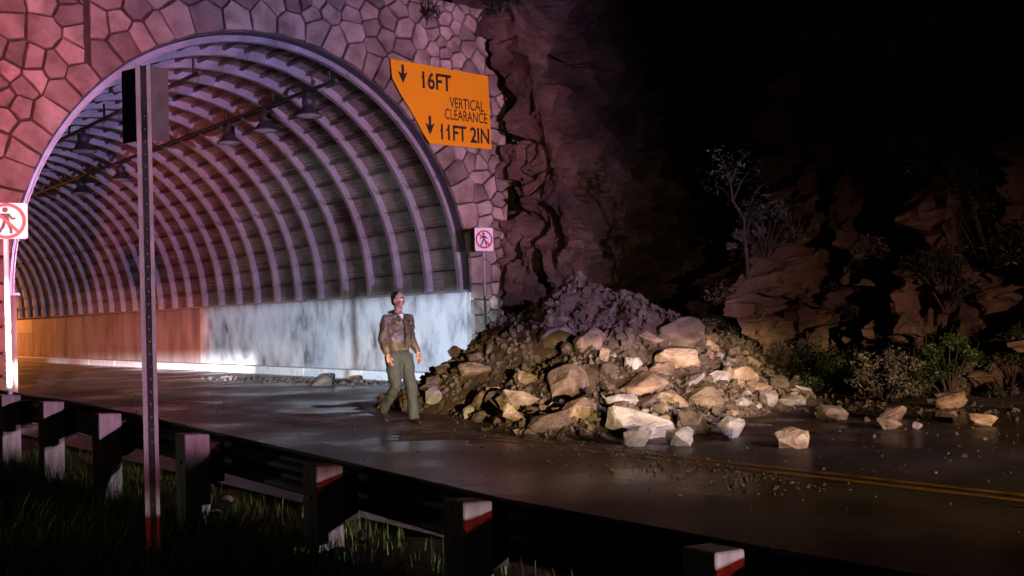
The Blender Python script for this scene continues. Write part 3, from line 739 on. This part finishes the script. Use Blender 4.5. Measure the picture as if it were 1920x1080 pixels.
def tree(loc, h, m, label, seed, lean=(0, 0), cw=1.6, per=120):
    rng = random.Random(seed); t = empty('slender_tree', loc); tag(t, label, 'tree')
    tr = MB(); top = Vector((lean[0], lean[1], h)); pts = [Vector((0, 0, -0.4))]
    for i in range(1, 7): f = i / 6; pts.append(Vector((lean[0] * f * f + rng.uniform(-.06, .06), lean[1] * f * f + rng.uniform(-.06, .06), h * f)))
    tr.tube(pts, [0.045 * (1 - 0.8 * i / 6) for i in range(7)], 7)
    cl = []
    for i in range(14):
        f = rng.uniform(0.42, 1.0); b = pts[int(f * 6)]; a = rng.uniform(0, 6.28); l = cw * rng.uniform(0.3, 0.75) * (1.25 - f * 0.6)
        e = b + Vector((math.cos(a) * l, math.sin(a) * l, rng.uniform(0.1, 0.7)))
        tr.tube([b, (b + e) / 2 + Vector((0, 0, 0.08)), e], [0.025, 0.016, 0.006], 5); s = rng.uniform(0.22, 0.42); cl.append((e, (s, s, s * 0.7)))
    tr.build('trunk', m_wood, t); V, F = leaf_cloud(rng, cl, per, 1, 0.12); obj('crown', mesh_pd('crown', V, F), m, t)
def foot(px, py):   # point on the slope under a pixel
    d = ray(px, py).normalized(); h_ = cliff_bvh.ray_cast(CAM, d)[0]
    g_ = CAM + d * ((ground_z(6.5, -9) - CAM.z) / d.z) if d.z < 0 else None
    if h_ is None: return g_ or CAM + d * 20
    return g_ if g_ is not None and (g_ - CAM).length < (h_ - CAM).length else h_
bushes = [
 (1395, 660, 1.2, 1.5, m_leafs, 'grey twiggy bush just right of the rock pile', 110),
 (1330, 640, 0.8, 0.9, m_leafd, 'dark low bush behind the right shoulder of the pile', 90),
 (1470, 720, 1.2, 0.9, m_leafd, 'dark green bush behind the long pale stone', 110),
 (1545, 735, 1.2, 0.9, m_leafd, 'dark bush under the first reddish outcrop', 100),
 (1612, 735, 0.9, 0.8, m_leafg, 'bright green bush in the middle of the right slope foot', 120),
 (1665, 735, 0.9, 0.7, m_leafs, 'dry greyish bush right of the bright green one', 90),
 (1722, 745, 0.9, 0.7, m_leafd, 'dark bush under the second reddish outcrop', 100),
 (1785, 735, 0.7, 1.0, m_leafg, 'tall fresh green shrub at the foot of the slope on the right', 120),
 (1850, 735, 0.9, 0.8, m_leafs, 'pale twiggy bush near the right edge', 90),
 (1905, 740, 1.0, 1.1, m_leafd, 'dark bush at the right edge of the picture', 110),
 (1600, 600, 1.0, 0.8, m_leafd, 'dark bush on the slope between the two outcrops', 100),
 (1440, 470, 1.1, 1.0, m_leafs, 'faint scrub on the slope above the first outcrop', 100),
 (1780, 560, 1.1, 1.0, m_leafd, 'dark scrub above the tall green shrub', 100),
 (1290, 420, 1.2, 1.2, m_leafd, 'faint dark scrub hanging over the gully', 110),
 (1650, 480, 1.1, 1.0, m_leafs, 'faint scrub high on the slope above the second outcrop', 90)]
for i, (px, py, bw, bh, mm, lab, per) in enumerate(bushes):
    p = foot(px, py); bush('slope_bush', (p.x - 0.1, p.y, p.z - 0.1), bw * 1.25, bh * 1.1, mm, lab, 100 + i, per=per * 2)
p = foot(1405, 520); tree((p.x, p.y, p.z), 2.2, m_leafd, 'slender thin trunked tree on the slope right of the gully', 3, (-0.3, 0.3), 0.9, 22)
p = foot(1890, 470); bush('leafy_thicket', (p.x - 0.5, p.y, p.z - 0.6), 2.6, 3.2, m_leafd, 'dim leafy thicket high at the right edge above the slope', 44, per=420, leaf=0.10)
bush('hanging_bush', (3.95, 0.1, 8.15), 1.5, 1.2, m_leafd, 'dark bush hanging over the top of the portal wall', 71, per=120, group='bushes above the portal')
bush('hanging_bush', (5.9, -0.1, 8.5), 1.3, 1.0, m_leafd, 'dark bush on the cliff at the upper right corner of the portal', 72, per=110, group='bushes above the portal')
# verge grass on the near side of the guard rail
rg = random.Random(8); V = []; F = []
cnt = 0
while cnt < 130000:
    x = rg.uniform(-12.5, -5.9); y = rg.uniform(-18.8, -5.5)
    if (Vector((x, y, 0)) - Vector((CAM.x, CAM.y, 0))).length < 2.2: cnt += 1; continue
    dens = 0.5 + 0.9 * noise.noise(Vector((x * 0.8, y * 0.8, 2)))
    if x > -6.5: dens *= 0.4
    if y < -14: dens *= 0.6
    if rg.random() > dens: cnt += 1; continue
    z = ground_z(x, y) - 0.02; hh = rg.uniform(0.06, 0.30) * (0.7 if x > -6.6 else 1.25 if x > -7.8 else 1); a = rg.uniform(0, 6.28); d = Vector((math.cos(a), math.sin(a), 0)); s = Vector((-d.y, d.x, 0)) * rg.uniform(0.002, 0.0048)
    b = Vector((x, y, z)); ln = d * hh * rg.uniform(0.1, 0.6)
    n = len(V); V += [b - s, b + s, b + ln * 0.35 + Vector((0, 0, hh * 0.6)) + s * 0.8, b + ln * 0.35 + Vector((0, 0, hh * 0.6)) - s * 0.8, b + ln + Vector((0, 0, hh * 0.95))]
    F += [(n, n + 1, n + 2, n + 3), (n + 3, n + 2, n + 4)]; cnt += 1
o = obj('grass', mesh_pd('grass', V, F), m_grass); tag(o, 'rough green grass on the near verge', kind='stuff')

# ------------------------------------------------------------------ guard rail
PX = [(-6.72, -3.8, .72), (-6.72, -5.3, .71), (-6.71, -6.88, .70), (-6.70, -8.44, .69), (-6.67, -10.02, .65), (-6.57, -11.71, .57), (-6.37, -13.41, .46), (-6.34, -14.99, .40), (-6.21, -16.64, .36), (-6.1, -18.3, .34), (-6.0, -20.0, .33)]
rail = empty('guard_rail', (-6.6, -12, 0)); tag(rail, 'dark steel guard rail on wooden posts along the near shoulder', 'guard rail')
off = Vector((-6.6, -12, 0))
prof = [(0.0, 0.0), (-0.012, -0.02), (0.06, -0.06), (0.075, -0.09), (0.06, -0.12), (0.0, -0.155), (0.06, -0.19), (0.075, -0.22), (0.06, -0.25), (-0.012, -0.29), (0.0, -0.31)]
V = []; F = []; n = len(prof); pts = []
for i in range(len(PX) - 1):
    for q in range(4):
        f = q / 4; pts.append(Vector(PX[i]).lerp(Vector(PX[i + 1]), f))
pts.append(Vector(PX[-1]))
for p in pts:
    for dx, dz in prof: V.append(Vector((p.x + 0.245 + dx, p.y, p.z + 0.01 + dz)) - off)
    for dx, dz in prof: V.append(Vector((p.x + 0.241 + dx, p.y, p.z + 0.01 + dz)) - off)
for i in range(len(pts) - 1):
    for k in range(n - 1):
        a = i * 2 * n + k; b = a + 2 * n; F.append((a, a + 1, b + 1, b)); F.append((a + n, b + n, b + n + 1, a + n + 1))
obj('beam', mesh_pd('beam', V, F, True), m_beam, rail)
for i, (x, y, zt) in enumerate(PX):
    gz = ground_z(x, y) - 0.25
    bm = bmesh.new(); bmesh.ops.create_cube(bm, size=1)
    for v in bm.verts: v.co = Vector((v.co.x * 0.20, v.co.y * 0.20, (zt + 0.03 if v.co.z > 0 else gz) + (0.035 * v.co.x * -2 * 0.2 if v.co.z > 0 else 0)))
    bmesh.ops.bevel(bm, geom=bm.edges[:], offset=0.008, segments=1, affect='EDGES')
    me = bpy.data.meshes.new('post'); bm.to_mesh(me); bm.free()
    po = obj('post', me, m_woodl, rail, Vector((x, y, 0)) - off)
    MB().box((0.104, -0.07, zt - 0.36), (0.23, 0.07, zt - 0.045), 0.006).build('spacer_block', m_wood, po)
    MB().lathe([(0, 0.012), (0.012, 0.012), (0.016, 0.0), (0.016, -0.004)], (0, 0, 0), 8).build('bolt', m_post, po, (-0.102, 0, zt - 0.18)).rotation_euler = (0, -math.pi / 2, 0)

# ------------------------------------------------------------------ signs
def circle_pts(r, n=32, a0=0): return [(r * math.cos(a0 + 2 * math.pi * i / n), r * math.sin(a0 + 2 * math.pi * i / n)) for i in range(n)]
def ring(r0, r1, o, ux, uy, t, n=36):
    mb = MB(); o = Vector(o); ux = Vector(ux); uy = Vector(uy); nn = ux.cross(uy)
    V = []; F = []
    for i in range(n):
        c, s = math.cos(2 * math.pi * i / n), math.sin(2 * math.pi * i / n)
        for r, d in ((r0, 0), (r1, 0), (r1, t), (r0, t)): V.append(o + ux * c * r + uy * s * r + nn * d)
    for i in range(n):
        j = (i + 1) % n
        for k in range(4): F.append((4 * i + k, 4 * j + k, 4 * j + (k + 1) % 4, 4 * i + (k + 1) % 4))
    return mb.add(V, F)
def rrect(w_, h_, r=0.03, n=4):
    P = []
    for cx, cz, a in ((w_ / 2 - r, h_ / 2 - r, 0), (-w_ / 2 + r, h_ / 2 - r, 90), (-w_ / 2 + r, -h_ / 2 + r, 180), (w_ / 2 - r, -h_ / 2 + r, 270)):
        for i in range(n + 1): P.append((cx + r * math.cos(R_(a + 90 * i / n)), cz + r * math.sin(R_(a + 90 * i / n))))
    return P
def bar2(p, q, w_):
    d = Vector((q[0] - p[0], q[1] - p[1])).normalized(); n_ = Vector((-d.y, d.x)) * w_ / 2
    return [(p[0] - n_.x, p[1] - n_.y), (q[0] - n_.x, q[1] - n_.y), (q[0] + n_.x, q[1] + n_.y), (p[0] + n_.x, p[1] + n_.y)]
def ped_sign(root, ctr, yaw, w_, h_, sc):
    """white board, walking figure, red ring and slash, facing direction yaw (0 = facing -Y)"""
    ux = Vector((math.cos(yaw), math.sin(yaw), 0)); uy = Vector((0, 0, 1)); nn = ux.cross(uy)   # nn points to the viewer
    o = Vector(ctr)
    bd = MB().prism(rrect(w_, h_), o - nn * 0.004, ux, uy, 0.004).build('board', m_swhite, root)
    f = MB(); e = o + nn * 0.002
    f.prism([(p[0] * sc - 0.012 * sc, p[1] * sc + 0.125 * sc) for p in circle_pts(0.030, 14)], e, ux, uy, 0.0015)
    for P_ in ([(-0.045, 0.085), (0.025, 0.085), (0.030, -0.005), (-0.035, -0.005)],
               bar2((-0.04, 0.08), (-0.095, 0.01), 0.024), bar2((0.02, 0.08), (0.06, 0.02), 0.024), bar2((0.06, 0.025), (0.095, 0.03), 0.02),
               bar2((-0.015, 0.0), (-0.04, -0.075), 0.034), bar2((-0.04, -0.07), (-0.085, -0.14), 0.03), bar2((0.008, 0.0), (0.04, -0.07), 0.034), bar2((0.04, -0.065), (0.05, -0.14), 0.03)):
        f.prism([(a * sc, b * sc) for a, b in P_], e, ux, uy, 0.0015)
    f.build('walking_figure', m_sblack, bd)
    ring(0.165 * sc, 0.20 * sc, o + nn * 0.0045, ux, uy, 0.0015).build('red_ring', m_sred, bd)
    MB().prism([(a * sc, b * sc) for a, b in bar2((-0.125, 0.125), (0.125, -0.125), 0.032)], o + nn * 0.0075, ux, uy, 0.0015).build('red_slash', m_sred, bd)
    return bd
# sign at the left edge
ls = empty('no_pedestrian_sign', (-6.5, -6.35, -0.1)); tag(ls, 'square white no pedestrians sign on a white post at the left edge', 'sign')
c = onY(10, 415, -6.4); L = lambda v: Vector(v) - Vector((-6.5, -6.35, -0.1))
ped_sign(ls, L((c.x, c.y - 0.045, c.z)), R_(-24), 0.46, 0.42, 1.05)
MB().tube([L((c.x + 0.03, c.y, -0.4)), L((c.x + 0.02, c.y, 1.0)), L((c.x, c.y, c.z + 0.18))], 0.031, 10).build('post', m_wpost, ls)
# sign by the right pier of the portal
b0 = Vector((4.8, -0.95, 0.0)); rsn = empty('no_pedestrian_sign', b0); tag(rsn, 'small white no pedestrians sign right of the arch', 'sign')
c = onY(906, 449, -0.95)
ped_sign(rsn, Vector((c.x, c.y - 0.03, c.z)) - b0, R_(-16), 0.44, 0.52, 1.02)
MB().box((c.x - b0.x - 0.025, -0.02, -0.2), (c.x - b0.x + 0.025, 0.02, c.z + 0.28), 0.004).build('post', m_post, rsn)
# tall sign pole in the foreground with its boards seen from behind
pb = Vector((-7.53, -13.43, -0.1)); pl = empty('sign_pole', pb); tag(pl, 'tall steel channel pole in the foreground with sign boards seen from behind', 'sign')
top = Vector((-7.57, -13.5, 3.02)) - pb
chan = [(a_ * 1.25, b_ * 1.25) for a_, b_ in [(-0.034, 0.0), (-0.034, -0.006), (-0.016, -0.006), (-0.012, 0.03), (0.012, 0.03), (0.016, -0.006), (0.034, -0.006), (0.034, 0.0), (0.020, 0.0), (0.016, 0.036), (-0.016, 0.036), (-0.020, 0.0)]]
V = []; F = []; n = len(chan); ca, sa = math.cos(-AZ * 0.55), math.sin(-AZ * 0.55)
for i in range(2):
    f = i; q = top * f + Vector((0, 0, -0.35)) * (1 - f)
    for a, b in chan: V.append(q + Vector((a * ca - b * sa, a * sa + b * ca, 0)))
F = [(k, (k + 1) % n, n + (k + 1) % n, n + k) for k in range(n)]
po = obj('post', mesh_pd('post', V, F), m_post, pl)
hb = MB()
for i in range(34):
    zz = 0.4 + i * 0.075; q = top * (zz / top.z); hb.box((q.x - 0.004, q.y - 0.012, zz), (q.x + 0.004, q.y - 0.008, zz + 0.010))
hb.build('bolt_holes', m_sblack, po)
for yaw, nm, sgn in ((R_(-28), 'sign_board', 1), (R_(-72.5), 'sign_board', -1)):
    ux = Vector((math.cos(yaw), math.sin(yaw), 0)); nn = ux.cross(Vector((0, 0, 1)))
    P_ = [(sgn * a, b) for a, b in ((0.012, 0.0), (0.165, 0.0), (0.165, 0.445), (0.012, 0.445))]
    if sgn < 0: P_ = P_[::-1]
    MB().prism(P_, top + Vector((0, 0.055, -0.455)), ux, Vector((0, 0, 1)), 0.004).build(nm, m_signback, pl)
# clearance sign on the portal wall
YS = -0.15
cs = empty('clearance_sign', (4.6, YS, 5.4)); tag(cs, 'orange vertical clearance sign on the portal wall beside the arch', 'sign')
co = Vector((4.6, YS, 5.4))
def sp2(px, py): p = onY(px, py, YS); return (p.x - 4.6, p.z - 5.4)
outl = [sp2(732, 110), sp2(735, 145), sp2(752, 178), sp2(768, 203), sp2(782, 228), sp2(795, 252), sp2(806, 269), (sp2(922, 281)[0], sp2(806, 269)[1]), (sp2(912, 150)[0] + 0.05, sp2(735, 110)[1] - 0.06)][::-1]
ux, uy = Vector((1, 0, 0)), Vector((0, 0, 1))
sgb = MB().prism(outl[::-1], (0, 0.004, 0), ux, uy, 0.006).build('board', m_sorange, cs)
def arrow(px, py0, py1):
    a = sp2(px, py0); b = sp2(px, py1); x = (a[0] + b[0]) / 2; t_, b_ = a[1], b[1]; h_ = t_ - b_
    P_ = [(x - 0.032, t_), (x - 0.032, b_ + h_ * 0.52), (x - 0.13, b_ + h_ * 0.62), (x, b_), (x + 0.13, b_ + h_ * 0.62), (x + 0.032, b_ + h_ * 0.52), (x + 0.032, t_)]
    MB().prism(P_, (0, -0.004, 0), ux, uy, 0.002).build('arrow', m_sblack, sgb)
arrow(755, 121, 156); arrow(806, 217, 253)
def text(body, px0, px1, py_top, py_bot, par, bold=0.012, tilt=0.0):
    cu = bpy.data.curves.new('lettering', 'FONT'); cu.body = body; cu.size = 1.0; cu.extrude = 0.004; cu.offset = bold
    tmp = bpy.data.objects.new('tmp', cu); C.objects.link(tmp)
    dg = bpy.context.evaluated_depsgraph_get(); me = bpy.data.meshes.new_from_object(tmp.evaluated_get(dg)); bpy.data.objects.remove(tmp); bpy.data.curves.remove(cu)
    xs = [v.co.x for v in me.vertices]; ys = [v.co.y for v in me.vertices]
    x0, y0 = min(xs), min(ys); wx, hy = max(xs) - x0, max(ys) - y0
    pm_ = (py_top + py_bot) / 2; A = sp2(px0, pm_); B = sp2(px1, pm_); xm = (px0 + px1) / 2; T = sp2(xm, py_top)[1]; Bt = sp2(xm, py_bot)[1]
    for v in me.vertices:
        u = (v.co.x - x0) / wx; vv = (v.co.y - y0) / hy
        v.co = Vector((A[0] + (B[0] - A[0]) * u, -0.004 + v.co.z * -0.3, Bt + (T - Bt) * vv + tilt * (u - 0.5)))
    me.name = 'lettering'; obj('lettering', me, m_sblack, par)
text('16FT', 792, 846, 137, 169, sgb, 0.018)
text('VERTICAL', 843, 907, 186, 206, sgb, 0.006)
text('CLEARANCE', 834, 913, 208, 228, sgb, 0.006)
text('11FT 2IN', 827, 917, 237, 266, sgb, 0.018)

for (xa, ya) in ((794.5, 137.5), (829.5, 237.5), (840, 238.5)):
    q = sp2(xa, ya); MB().prism([(q[0], q[1]), (q[0] - 0.06, q[1] - 0.07), (q[0] - 0.06, q[1] - 0.115), (q[0] + 0.005, q[1] - 0.06)], (0, -0.004, 0), ux, uy, 0.002).build('lettering', m_sblack, sgb)
# litter on the near verge
def litter(name, px, py, z, sc, m, label, cat, seed, sq=(1, 1, 1)):
    p = G(px, py, z); me = hull(random.Random(seed), 16, sq, 0.08); me.materials.append(m)
    o = obj(name, me, None, None, (p.x, p.y, ground_z(p.x, p.y) + sc * 0.22)); o.scale = (sc, sc, sc); o.rotation_euler = (0.2, 0.1, seed); tag(o, label, cat); return o
litter('white_stone', 242, 1050, -0.18, 0.15, m_rockg, 'pale stone lying at the foot of the tall sign pole', 'stone', 1, (0.8, 0.8, 1.2))
litter('red_scrap', 268, 1035, -0.18, 0.13, m_redtape, 'red plastic scrap at the foot of the tall sign pole', 'litter', 2, (1.3, 1, 0.6))
def scrap(name, px, py, l, wd, m, label, yaw):
    p = G(px, py, -0.03); z = ground_z(p.x, p.y)
    V = []; F = []
    for i in range(7):
        f = i / 6 - 0.5; bend = 0.16 * l * math.cos(f * 3.0)
        for s_ in (-1, 1):
            for t_ in (0, 0.004): V.append((f * l, s_ * wd * 0.5 * (1 - 1.2 * f * f), bend + t_ + 0.03))
    for i in range(6):
        a = 4 * i; b = a + 4
        F += [(a, a + 2, b + 2, b), (a + 1, b + 1, b + 3, a + 3), (a, b, b + 1, a + 1), (a + 2, a + 3, b + 3, b + 2)]
    F += [(0, 1, 3, 2), (24, 26, 27, 25)]
    o = obj(name, mesh_pd(name, V, F), m, None, (p.x, p.y, z + 0.02)); o.rotation_euler = (0.5, 0.2, yaw); tag(o, label, 'litter')
scrap('white_scrap', 430, 934, 0.11, 0.05, m_litter, 'curled white scrap on the dirt under the guard rail', R_(-70))
scrap('pale_stick', 402, 954, 0.16, 0.018, m_litter, 'thin pale stick on the dirt beside the guard rail post', R_(20))

# ------------------------------------------------------------------ the officer walking out of the tunnel
def figure():
    base = Vector((-1.66, -7.12, roadz(-1.66)))
    root = empty('person', base); tag(root, 'person in tan jacket and green trousers walking past the rock pile', 'person')
    P = lambda f, l, z: Vector((l, -f, z))
    def rem(o, vox, sm=3, it=0.6):
        m1 = o.modifiers.new('remesh', 'REMESH'); m1.mode = 'VOXEL'; m1.voxel_size = vox; m1.use_smooth_shade = True
        m2 = o.modifiers.new('smooth', 'SMOOTH'); m2.iterations = sm; m2.factor = it
    hipR, hipL = P(0.0, -0.095, 0.93), P(0.02, 0.095, 0.93)
    kneeL, ankL = P(0.17, 0.10, 0.51), P(0.20, 0.10, 0.10)
    kneeR, ankR = P(0.06, -0.09, 0.50), P(-0.27, -0.10, 0.20)
    shR, shL = P(0.02, -0.195, 1.475), P(0.0, 0.195, 1.475)
    elR, wrR = P(0.03, -0.275, 1.20), P(0.16, -0.27, 0.96)
    elL, wrL = P(-0.10, 0.28, 1.21), P(0.04, 0.31, 0.97)
    neck, chest, waist = P(0.01, 0, 1.545), P(0.0, 0, 1.36), P(0.0, 0, 1.08)
    hy = R_(22); hr = Matrix.Rotation(hy, 3, 'Z'); hc = P(0.035, 0, 1.725)
    H = lambda f, l, z: hc + hr @ P(f, l, z)
    b = MB()
    b.tube([P(0, 0, 0.90), waist, chest, P(0, 0, 1.48), neck], [(0.13, 0.10), (0.13, 0.09), (0.16, 0.10), (0.12, 0.08), 0.055], 14)
    b.tube([P(0.0, 0, 1.47), hc + Vector((0, 0, -0.05))], [0.062, 0.055], 12)
    for hp, kn, an in ((hipR, kneeR, ankR), (hipL, kneeL, ankL)): b.tube([hp, hp.lerp(kn, .5), kn, kn.lerp(an, .35), an], [0.085, 0.07, 0.05, 0.052, 0.035], 10)
    for sh, el, wr in ((shR, elR, wrR), (shL, elL, wrL)): b.tube([chest.lerp(sh, .6), sh, sh.lerp(el, .5), el, el.lerp(wr, .4), wr], [0.06, 0.055, 0.046, 0.036, 0.037, 0.026], 10)
    # head
    b.ball(H(-0.010, 0, 0.025), (0.074, 0.094, 0.100), 18, 12, hr); b.ball(H(0.022, 0, -0.045), (0.058, 0.064, 0.070), 16, 10, hr)
    b.ball(H(0.050, 0, -0.088), (0.030, 0.026, 0.024), 10, 8, hr); b.tube([H(0.082, 0, 0.018), H(0.094, 0, -0.005), H(0.106, 0, -0.028)], [0.010, 0.012, 0.016], 8)
    b.ball(H(0.080, 0, 0.028), (0.050, 0.012, 0.010), 10, 6, hr); b.ball(H(0.080, 0, -0.060), (0.024, 0.012, 0.009), 10, 6, hr)
    for sg in (-1, 1): b.ball(H(-0.012, sg * 0.076, -0.008), (0.012, 0.020, 0.032), 8, 8, hr); b.ball(H(0.06, sg * 0.035, -0.028), (0.026, 0.022, 0.022), 8, 6, hr)
    # hands: palm, four fingers and thumb each, loosely curled
    for wr, el, sg in ((wrR, elR, -1), (wrL, elL, 1)):
        d = (wr - el).normalized(); d = (d + Vector((0, 0, -0.55))).normalized()
        fw = P(1, 0, 0); fw = (fw - d * fw.dot(d)).normalized(); sd_ = d.cross(fw)
        if sd_.dot(P(0, -sg, 0)) < 0: sd_ = -sd_                     # towards the thigh
        pc = wr + d * 0.06
        b.tube([wr - d * 0.01, wr + d * 0.03, wr + d * 0.095], [(0.028, 0.022), (0.040, 0.020), (0.042, 0.016)], 10)
        for i, (off_, ln) in enumerate(((0.032, 0.072), (0.011, 0.080), (-0.011, 0.074), (-0.031, 0.058))):
            r0 = wr + d * 0.088 + fw * off_; k1 = r0 + d * ln * 0.45 + sd_ * 0.008; k2 = k1 + (d * 0.75 + sd_ * 0.65).normalized() * ln * 0.35; k3 = k2 + (d * 0.35 + sd_ * 0.9).normalized() * ln * 0.28
            b.tube([r0 - d * 0.02, k1, k2, k3], [0.0105, 0.0095, 0.0088, 0.0075], 8)
        t0 = wr + d * 0.035 + fw * 0.030; t1 = t0 + (d * 0.6 + fw * 0.7 + sd_ * 0.3).normalized() * 0.038; t2 = t1 + (d * 0.95 + fw * 0.1 + sd_ * 0.4).normalized() * 0.032
        b.tube([t0 - fw * 0.012, t1, t2], [0.013, 0.011, 0.009], 8)
    o = b.build('body', m_skin, root); rem(o, 0.0065, 2, 0.5)
    e = MB()
    for sg in (-1, 1):
        ey = MB().ball(H(0.079, sg * 0.031, 0.008), 0.0115, 10, 8).build('eye', m_eye, root, smooth=True)
        MB().ball(H(0.0885, sg * 0.031, 0.008), 0.0045, 8, 6).build('iris', m_hair, ey)
        MB().tube([H(0.082, sg * 0.012, 0.030), H(0.086, sg * 0.032, 0.037), H(0.074, sg * 0.052, 0.030)], [0.004, 0.0055, 0.003], 6).build('eyebrow', m_hair, root)
    # short hair cap
    h = MB(); h.ball(H(-0.026, 0, 0.046), (0.077, 0.090, 0.088), 18, 12, hr); h.ball(H(-0.058, 0, -0.01), (0.064, 0.048, 0.07), 14, 10, hr)
    V = []; F = []
    o = h.build('hair', m_hair, root); rem(o, 0.012, 3, 0.5)
    # trousers
    t = MB()
    t.tube([P(0, 0, 1.07), P(0, 0, 0.98), P(0.0, 0, 0.88)], [(0.165, 0.115), (0.178, 0.125), (0.165, 0.125)], 16)
    # tube axes: first radius is along x for a vertical tube
    t.tube([hipR + Vector((0, 0, .03)), hipR.lerp(kneeR, .45), kneeR, kneeR.lerp(ankR, .45), ankR + Vector((0, 0, -0.03))], [0.115, 0.100, 0.080, 0.078, 0.074], 14)
    t.tube([hipL + Vector((0, 0, .03)), hipL.lerp(kneeL, .45), kneeL, kneeL.lerp(ankL, .5), ankL + Vector((0, 0, -0.04))], [0.115, 0.100, 0.080, 0.078, 0.082], 14)
    o = t.build('trousers', m_trous, root); rem(o, 0.016, 3, 0.5)
    tx = bpy.data.textures.new('cloth_folds', 'CLOUDS'); tx.noise_scale = 0.13
    dm = o.modifiers.new('folds', 'DISPLACE'); dm.texture = tx; dm.strength = 0.045; dm.mid_level = 0.5
    # jacket with waistband, cuffs and collar
    j = MB()
    j.tube([P(0, 0, 1.02), P(0, 0, 1.07), P(0, 0, 1.16), P(0.01, 0, 1.30), P(0.01, 0, 1.42), P(0, 0, 1.50), P(0, 0, 1.555)], [(0.172, 0.130), (0.195, 0.150), (0.205, 0.158), (0.215, 0.155), (0.200, 0.135), (0.140, 0.100), (0.075, 0.070)], 20)
    for sh, el, wr in ((shR, elR, wrR), (shL, elL, wrL)):
        j.tube([chest.lerp(sh, .55) + Vector((0, 0, .03)), sh, sh.lerp(el, .5), el, el.lerp(wr, .45), wr.lerp(el, .08), wr.lerp(el, .02)], [0.075, 0.070, 0.074, 0.068, 0.062, 0.050, 0.043], 14)
    o = j.build('jacket', m_jacket, root); rem(o, 0.014, 3, 0.5)
    tx2 = bpy.data.textures.new('jacket_folds', 'CLOUDS'); tx2.noise_scale = 0.11
    dm = o.modifiers.new('folds', 'DISPLACE'); dm.texture = tx2; dm.strength = 0.05; dm.mid_level = 0.5
    jk = o
    col = MB()
    for sg in (-1, 1): col.prism([(0, 0), (0.075 * sg, 0.02), (0.09 * sg, 0.085), (0.035 * sg, 0.085)][::sg], P(0.118, 0, 1.455), Vector((1, 0.25 * sg, 0)).normalized(), Vector((0, 0.55, 1)).normalized(), 0.014)
    col.tube([P(-0.075, -0.085, 1.555), P(-0.105, 0, 1.57), P(-0.075, 0.085, 1.555)], [0.022, 0.026, 0.022], 8)
    col.build('collar', m_jacket, jk)
    MB().prism([(-0.045, 0.085), (0.0, 0.0), (0.045, 0.085)][::-1][::-1], P(0.122, 0, 1.452), Vector((1, 0, 0)), Vector((0, 0.45, 1)).normalized(), 0.012).build('undershirt', m_litter, jk)
    star = [(0.032 * (1 if i % 2 == 0 else 0.5) * math.sin(math.pi * i / 6), 0.032 * (1 if i % 2 == 0 else 0.5) * math.cos(math.pi * i / 6)) for i in range(12)]
    MB().prism(star[::-1], P(0.172, 0.105, 1.40), Vector((1, 0.12, 0)), Vector((0, 0.1, 1)), 0.008).build('badge', m_gold, jk)
    MB().prism([(-0.04, -0.01), (0.04, -0.01), (0.04, 0.01), (-0.04, 0.01)], P(0.172, -0.105, 1.405), Vector((1, -0.12, 0)), Vector((0, 0.1, 1)), 0.008).build('name_tag', m_gold, jk)
    MB().tube([P(0.178, 0.004, 1.06), P(0.186, 0.004, 1.2), P(0.182, 0.004, 1.34), P(0.16, 0.004, 1.44)], 0.007, 6).build('zip', m_shoe, jk)
    # shoes
    for an, fl in ((ankL, 0.0), (ankR, 0.62)):
        q = Matrix.Rotation(fl, 3, 'X'); S = lambda f, l, z: an + q @ P(f, l, z)
        sh = MB(); sh.tube([S(-0.075, 0, -0.045), S(-0.02, 0, -0.04), S(0.06, 0.0, -0.055), S(0.15, 0, -0.07), S(0.195, 0, -0.078)], [(0.048, 0.036), (0.055, 0.040), (0.040, 0.044), (0.028, 0.046), (0.016, 0.03)], 12)
        sh.tube([S(-0.03, 0, -0.04), S(-0.02, 0, 0.04)], [0.045, 0.05], 12)
        o = sh.build('shoe', m_shoe, root); rem(o, 0.010, 2, 0.5)
figure()
